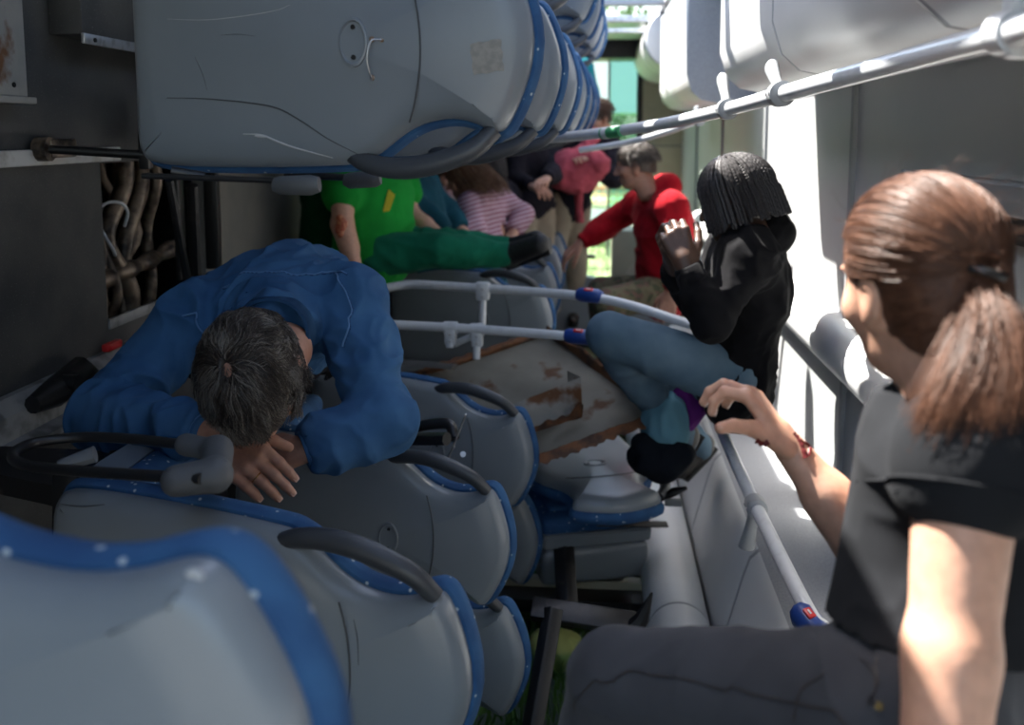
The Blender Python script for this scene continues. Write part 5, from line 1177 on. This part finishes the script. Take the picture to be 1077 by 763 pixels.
# ------------------------------------------------------------------ man in the red hoodie
J = dict(pelvis=P(696, 305, 5.4), neck=P(690, 205, 5.3), head=P(668, 174, 5.22), shR=P(706, 218, 5.08), shL=P(672, 216, 5.5), chest=P(698, 235, 5.3), belly=P(697, 270, 5.35),
         elR=P(718, 278, 4.95), wrR=P(706, 308, 4.95), elL=P(640, 236, 5.55), wrL=P(610, 256, 5.5), hipR=P(700, 308, 5.3), hipL=P(688, 308, 5.5), knR=P(640, 318, 5.0), knL=P(632, 306, 5.45), anR=P(650, 400, 5.1), anL=P(640, 390, 5.5), toeR=P(630, 408, 5.0), toeL=P(620, 398, 5.4))
D = Fig('man in a red hoodie and camouflage trousers reaching towards the seats', J, (-.92, .10, -.22), (-.15, 0, 1), swap=True, skin='skin_tan', vox=.012, limb=1.12, torso=(.15, .145, .16), flat=.8)
D.body(dict(R=dict(d=P(597, 268, 5.5)-P(610, 256, 5.5), n=(-.3, -.3, .9), thumb=-1, curl=(.3, .4, .4, .4), k=1.15, vox=.004), L=dict(d=P(702, 325, 4.95)-P(706, 308, 4.95), n=(-.2, -.95, 0), thumb=1, curl=(.4, .45, .5, .5), k=1.15, vox=.004)), .010); eyes(D)
wR, wL = D.J['wrR'], D.J['wrL']; dR, dL = nv(wR-D.J['elR']), nv(wL-D.J['elL'])
def ex(F):
    c = D.J['neck']; F.cone(c-D.fwd*.06-D.side*.06+D.spine*.035, c-D.fwd*.06+D.side*.06+D.spine*.035, .065, .065, .03); F.cone(c-D.fwd*.02-D.side*.02, c-D.fwd*.02+D.side*.02, .08, .08, .03); F.cone(c-D.side*.06+D.fwd*.02, c+D.side*.06+D.fwd*.02, .05, .05, .03)
sh, V, Q = D.wear('red_hoodie', 'redhood', .022, {'torso': 1, 'arms': 1}, ('pelvis', 'neck', 'sh', 'el', 'wr', 'hip'), [(wR-dR*.01, dR, .08), (wL-dL*.01, dL, .08)], amp=.012, freq=8, seed=12, vox=.009, extra=ex)
D.wear('camouflage_trousers', 'camo', .020, {'legs': 1}, ('pelvis', 'hip', 'kn', 'an'), amp=.009, freq=9, seed=16, vox=.010); D.shoes()
D.cap('hair_mid', 1.06, cutp=(0, .075, .03), cutn=(0, 1, -.5), drop=-.045, amp=.004, freq=40); D.tress(1500, ('hair_deep', 'hair_mid', 'hair_grey'), .04, .0014, 3, gravity=.9, sc=1.01, curl=.002)
bm = NB(); tube(bm, [P(694, 272, 4.9)-D.o, P(697, 274, 4.9)-D.o], .022, 12); mesh_obj('lighter_glow', bm, mat('orange_plastic', (.6, .12, .01), .4), D.t, label='small orange object held in the hand') if False else bm.free()
# ------------------------------------------------------------------ woman in green
J = dict(pelvis=P(392, 262, 4.25), neck=P(392, 172, 4.35), head=P(392, 138, 4.33), shR=P(362, 190, 4.15), shL=P(420, 190, 4.5), chest=P(394, 205, 4.3), belly=P(393, 235, 4.27),
         elR=P(360, 236, 4.02), wrR=P(375, 285, 3.95), elL=P(432, 228, 4.45), wrL=P(462, 246, 4.38), hipR=P(398, 268, 4.15), hipL=P(400, 258, 4.35), knR=P(462, 264, 4.12), knL=P(467, 258, 4.30), anR=P(533, 268, 4.2), anL=P(533, 262, 4.36), toeR=P(566, 256, 4.1), toeL=P(562, 252, 4.28))
E = Fig('woman in a green top and green trousers with a wounded arm, legs stretched out', J, (.3, -.75, -.2), (0, 0, 1), skin='skin', vox=.010, female=True, torso=(.175, .165, .165), flat=.85, limb=1.28)
E.body(dict(L=dict(d=P(478, 252, 4.38)-P(462, 246, 4.38), n=(0, -.3, 1), thumb=1, curl=(.2, .2, .25, .3), k=1.1, vox=.004), R=dict(d=(0.2, 0, -1), n=(-1, -.2, 0), thumb=-1, curl=(.2, .2, .25, .3), k=1.1, vox=.004)), .008); eyes(E)
sR, sL = E.J['shR'], E.J['shL']; uR, uL = nv(E.J['elR']-sR), nv(E.J['elL']-sL); nk = E.J['neck']
sh, V, Q = E.wear('green_t_shirt', 'green', .018, {'torso': 1, 'sleeve': .32}, ('pelvis', 'neck', 'sh', 'hip', 'chest'), [(nk+E.spine*.01, E.spine+E.fwd*.5, .12)], amp=.010, freq=8, seed=22, vox=.008)
T = bvh(V, Q); bm = NB(); c = [T.ray_cast(CAM-E.o, (P(x, y, 4.2)-CAM).normalized())[0] for x, y in ((403, 223), (410, 222), (416, 205), (409, 199))]
if all(x is not None for x in c): f = bm.faces.new([bm.verts.new(x+Vector((0, -.006, 0))) for x in c]); bmesh.ops.solidify(bm, geom=[f], thickness=.003); mesh_obj('yellow_print', bm, M['yellow'], sh)
E.wear('green_trousers', 'greenpants', .016, {'legs': 1}, ('pelvis', 'hip', 'kn', 'an'), amp=.012, freq=8, seed=23, vox=.008); E.shoes('shoe', 1.15)
E.cap('hair_dark', 1.08); E.tress(900, ('hair_dark', 'hair_brown'), .25, .0016, 5)
Vb = np.array([v.co for v in E.t.data.vertices]); Qb = np.array([list(p.vertices) for p in E.t.data.polygons]); Tb = bvh(Vb, Qb)
F = Field(np.array([-.5, -.6, -.3]), np.array([.3, .3, .5]), .006)
for x, y, r in ((357, 231, .018), (359, 238, .022), (358, 246, .018), (362, 234, .014), (356, 241, .015)):
    h = Tb.ray_cast(CAM-E.o, (P(x, y, 4.1)-CAM).normalized())
    if h[0] is not None: F.ell(h[0], (r, r*.6, r*1.1), None, .01)
V, Q = F.mesh()
if len(V): V = folds(V, Q, .006, 60, 3); np_obj('arm_wound', V, Q, M['wound'], E.t)['label'] = 'raw red wound'
# green jacket at her back, against the bus floor
F = Field(np.array([-.3]*3), np.array([.3]*3), .010); F.cone((0, 0, .18), (.0, 0, -.18), .085, .11, .03); F.cone((.03, .02, .0), (.02, 0, -.2), .09, .10, .03); V, Q = F.mesh()
o = np_obj('green_jacket', folds(V, Q, .018, 9, 2), Q, M['darkgreen']); o.location = P(338, 225, 4.5); tag(o, 'dark green jacket hanging behind the wounded arm of the woman in green', 'jacket')

# ------------------------------------------------------------------ people further back
def simple(label, J, f, u, skin, top, pants, hair=None, seed=1, female=False, tress=None, face=.35, hands=None, vox=.012, cat='person', exj=.022, hk=1., k=1., capsc=1.08, torso=(.14, .135, .15), sh='plainshoe', hairmats=None, swap=False):
    if swap: J = {(a[:-1]+'RL'['LR'.index(a[-1])] if a[-1] in 'LR' and len(a) > 2 else a): b for a, b in J.items()}
    g = Fig(label, J, f, u, skin=skin, vox=vox, female=female, hk=hk, k=k, torso=torso); g.body(hands or {a: dict(d=g.J0 if False else (Vector(J['wr'+a])-Vector(J['el'+a])), n=(0, -.3, 1), thumb=1 if a == 'L' else -1, k=k*1.05, vox=.005) for a in 'LR'}, vox); eyes(g)
    wR, wL = g.J['wrR'], g.J['wrL']; dR, dL = nv(wR-g.J['elR']), nv(wL-g.J['elL'])
    g.wear('top', top, exj, {'torso': 1, 'arms': 1}, ('pelvis', 'neck', 'sh', 'el', 'wr', 'hip'), [(wR-dR*.01, dR, .08), (wL-dL*.01, dL, .08)], amp=.010, freq=9, seed=seed, vox=vox)
    if 'knR' in g.J: g.wear('trousers', pants, exj, {'legs': 1}, ('pelvis', 'hip', 'kn', 'an'), amp=.009, freq=9, seed=seed+1, vox=vox); g.shoes(sh)
    if hair: g.cap(hair, capsc, cutp=(0, .07, .03), cutn=(0, 1, -.5)); g.tress(1400, hairmats or (hair,), tress or .05, .0018, seed, gravity=.6 if not tress else 1.3, sc=1.0, face=face, curl=.003)
    return g
simple('person in a dark teal top sitting beside the woman in green', dict(pelvis=P(452, 268, 4.75), neck=P(428, 185, 4.85), head=P(424, 160, 4.80), shR=P(420, 200, 4.65), shL=P(446, 194, 5.0), elR=P(446, 226, 4.6), wrR=P(472, 246, 4.55), elL=P(468, 220, 5.0), wrL=P(486, 242, 4.9), knR=P(500, 268, 4.65), knL=P(505, 262, 4.9), anR=P(520, 310, 4.8), anL=P(525, 305, 5.0), toeR=P(540, 312, 4.8), toeL=P(545, 308, 5.0)), (.6, -.6, -.3), (0, 0, 1), 'skin', 'teal', 'teal', 'hair_dark', 31, True, .12)
simple('child with long fair brown hair and a pink striped shirt', dict(pelvis=P(522, 262, 5.2), neck=P(500, 206, 5.2), head=P(489, 187, 5.15), shR=P(496, 215, 5.08), shL=P(524, 210, 5.32), elR=P(500, 240, 5.0), wrR=P(478, 244, 4.95), elL=P(551, 226, 5.3), wrL=P(540, 244, 5.2), knR=P(490, 275, 5.1), knL=P(500, 272, 5.3), anR=P(505, 310, 5.2), anL=P(520, 308, 5.4), toeR=P(490, 312, 5.2), toeL=P(505, 310, 5.4)), (-.85, .1, -.35), (-.1, 0, 1), 'skin', 'stripe', 'teal', 'hair_fair', 41, True, .20, swap=True, face=.05, k=.82, hk=.98, torso=(.125, .115, .12), hairmats=('hair_fair', 'hair_brown2'))
simple('child with dark hair and a pale patterned shirt facing the pink striped child', dict(pelvis=P(470, 262, 5.5), neck=P(466, 202, 5.6), head=P(464, 182, 5.6), shR=P(452, 214, 5.5), shL=P(482, 212, 5.7), elR=P(455, 238, 5.4), wrR=P(472, 248, 5.35), elL=P(490, 235, 5.6), wrL=P(484, 248, 5.5), knR=P(490, 275, 5.3), knL=P(500, 272, 5.5), anR=P(505, 310, 5.4), anL=P(520, 308, 5.6), toeR=P(520, 312, 5.4), toeL=P(535, 310, 5.6)), (.7, -.4, -.3), (0, 0, 1), 'skin', 'stripe2', 'darktop', 'hair_dark', 51, True, .18, k=.82, hk=.98, torso=(.12, .115, .12), hairmats=('hair_dark', 'hair_fair'))
simple('person in dark clothes with dark hair behind the children', dict(pelvis=P(520, 262, 6.0), neck=P(517, 192, 6.1), head=P(516, 172, 6.1), shR=P(500, 205, 6.0), shL=P(534, 205, 6.2), elR=P(498, 232, 5.9), wrR=P(515, 245, 5.8), elL=P(538, 232, 6.1), wrL=P(522, 246, 5.9), knR=P(535, 275, 5.9), knL=P(540, 272, 6.0), anR=P(545, 310, 6.0), anL=P(555, 308, 6.1), toeR=P(550, 312, 5.9), toeL=P(560, 310, 6.0)), (.1, .9, -.2), (0, 0, 1), 'skin', 'darktop', 'darktop', 'hair_dark', 61, True, .18, swap=True)
S1 = simple('standing adult with a pink sling carrier and pale trousers at the rear opening', dict(pelvis=P(597, 212, 6.9), neck=P(622, 142, 6.8), head=P(627, 124, 6.75), shR=P(602, 154, 6.95), shL=P(640, 155, 6.65), elR=P(585, 188, 6.7), wrR=P(602, 172, 6.45), elL=P(645, 188, 6.5), wrL=P(614, 172, 6.45), hipR=P(588, 214, 6.85), hipL=P(606, 214, 6.95), knR=P(583, 270, 6.75), knL=P(606, 272, 6.9), anR=P(580, 325, 6.85), anL=P(606, 327, 7.0), toeR=P(575, 333, 6.7), toeL=P(602, 335, 6.85)), (-.7, -.6, -.5), (0, 0, 1), 'skin', 'darktop', 'khaki', 'hair_mid', 71, False, None, vox=.012, hairmats=('hair_brown', 'hair_mid'))
F = Field(np.array([-.3, -.3, -.35]), np.array([.3, .3, .3]), .010); F.ell((0, 0, 0), (.17, .12, .15), None, .02); F.cone((.05, .06, .1), (.13, .12, .24), .06, .03, .03); F.cone((.02, .10, -.05), (.03, .14, -.34), .035, .022, .03); F.cone((-.1, .0, -.03), (.12, -.02, .05), .09, .10, .03); V, Q = F.mesh()
sg = np_obj('pink_sling', folds(V, Q, .018, 10, 7), Q, M['sling'], S1.t); sg.location = P(605, 180, 6.45)-S1.o
simple('standing adult in a dark top with pale trousers left of the sling carrier', dict(pelvis=P(558, 212, 6.5), neck=P(560, 145, 6.5), head=P(562, 128, 6.45), shR=P(545, 158, 6.4), shL=P(578, 156, 6.6), elR=P(541, 188, 6.3), wrR=P(560, 196, 6.15), elL=P(584, 182, 6.4), wrL=P(575, 188, 6.2), hipR=P(550, 214, 6.45), hipL=P(568, 214, 6.55), knR=P(546, 270, 6.35), knL=P(570, 272, 6.5), anR=P(545, 328, 6.45), anL=P(570, 330, 6.6), toeR=P(540, 336, 6.3), toeL=P(566, 338, 6.4)), (.5, -.6, -.5), (0, 0, 1), 'skin', 'darktop', 'khaki', 'hair_dark', 81, True)
F = Field(np.array([-.3]*3), np.array([.3]*3), .010); F.cone((0, 0, .12), (.02, 0, -.12), .08, .10, .03); V, Q = F.mesh()
o = np_obj('teal_jacket', folds(V, Q, .018, 9, 12), Q, M['teal2']); o.location = P(613, 93, 6.9); tag(o, 'bright teal jacket hung below the nested top seat backs', 'jacket')
# ------------------------------------------------------------------ scratches, stains and fittings on particular seats
def part_of(root, name): return [c for c in root.children if c.name.startswith(name)][0]
def local_tree(o):
    return bvh(np.array([v.co for v in o.data.vertices]), np.array([(list(p.vertices)*2)[:4] if len(p.vertices) >= 4 else list(p.vertices)+[p.vertices[-1]] for p in o.data.polygons]))
def marks_on(seat_o, items, cat='backrest_shell'):
    sh = part_of(seat_o, cat); bpy.context.view_layer.update(); mw = sh.matrix_world.copy(); inv = mw.inverted(); me = sh.data
    T = BVHTree.FromPolygons([v.co for v in me.vertices], [list(p.vertices) for p in me.polygons])
    o0 = inv @ CAM
    def hit(x, y):
        d = (inv.to_3x3() @ (P(x, y, 3)-CAM)).normalized(); h = T.ray_cast(o0, d); return (h[0], h[1] if h[1].dot(d) < 0 else -h[1]) if h[0] is not None else None
    for name, kind, pts, r, m, lbl in items:
        bm = NB()
        if kind == 'line':
            q = [hit(p.x, p.y) for p in crom([(a, b, 0) for a, b in pts], 6)]; q = [a+b*r*.3 for a, b in [z for z in q if z]]
            if len(q) < 2: bm.free(); continue
            n = len(q); tube(bm, q, [r*(.35+.65*math.sin(PI*min(max(i/(n-1), .04), .96))) for i in range(n)], 6)
        elif kind == 'patch':
            g = 7; c = [Vector((a, b, 0)) for a, b in pts]; grid = []
            for i in range(g+1):
                row = []
                for j in range(g+1):
                    e = c[0].lerp(c[1], i/g).lerp(c[3].lerp(c[2], i/g), j/g); z = hit(e.x+.8*math.sin(j*2.1+i), e.y+.8*math.cos(i*1.7+j)); row.append(bm.verts.new(z[0]+z[1]*.0006) if z else None)
                grid.append(row)
            for i in range(g):
                for j in range(g):
                    v = (grid[i][j], grid[i+1][j], grid[i+1][j+1], grid[i][j+1])
                    if all(v): bm.faces.new(v)
        elif kind == 'loop':
            q = [hit(a, b) for a, b in pts]; q = [a+b*(.004+.014*math.sin(PI*i/(len(q)-1))) for i, (a, b) in enumerate([z for z in q if z])]; tube(bm, crom(q, 6), r, 8)
        mesh_obj(name, bm, m, sh, label=lbl)
M['scuff'] = mat('pale_scuff', (.42, .43, .44), .5); M['residue'] = mat('glue_residue', (.21, .205, .19), .6, noise=(90, (.27, .26, .235), .4, .6, 6)); M['corroded'] = mat('corroded_metal', (.20, .13, .08), .6, noise=(80, (.35, .30, .24), .4, .6))
U1 = [o for o in bpy.data.objects if o.get('label') == 'huge upper seat back filling the top left'][0]
for ch in list(U1.children):
    if ch.name.startswith(('leg', 'seat_frame')): bpy.data.objects.remove(ch)
marks_on(U1, [('crack', 'line', [(176, 103), (215, 104), (260, 108), (292, 114), (318, 128), (345, 146), (378, 163)], .0016, M['seam'], None),
              ('scratch', 'line', [(176, 20), (215, 21), (255, 17), (290, 11), (305, 5)], .0007, M['scuff'], None), ('scratch', 'line', [(232, 37), (250, 36), (268, 38)], .0006, M['seam'], None), ('scratch', 'line', [(205, 60), (213, 78), (218, 95)], .0005, M['seam'], None),
              ('scuff', 'line', [(256, 141), (275, 142), (292, 149), (312, 156), (350, 166)], .0022, M['scuff'], None), ('scuff', 'line', [(268, 143), (282, 144)], .003, M['scuff'], None),
              ('glue_residue', 'patch', [(494, 46), (527, 41), (530, 74), (498, 79)], 0, M['residue'], 'pale square of old glue'), 
              ('wire_loop', 'loop', [(402, 42), (393, 44), (390, 62), (393, 80), (392, 84)], .0016, M['steel'], 'bent wire loop'), ('clip', 'line', [(389, 41), (394, 42)], .006, M['corroded'], None), ('clip', 'line', [(390, 82), (394, 81)], .006, M['corroded'], None), ('clip', 'line', [(400, 42), (404, 43)], .004, M['corroded'], None)])
marks_on(A2, [('scratch', 'line', [(60, 530), (85, 533), (110, 531)], .0012, M['seam'], None), ('scratch', 'line', [(372, 652), (376, 672), (377, 700)], .001, M['seam'], None)])
marks_on(A3, [('scratch', 'line', [(372, 476), (384, 484), (396, 490)], .0006, M['scuff'], None)])
marks_on(A1, [('scuff', 'line', [(196, 606), (204, 604), (212, 610)], .004, M['scuff'], None)])
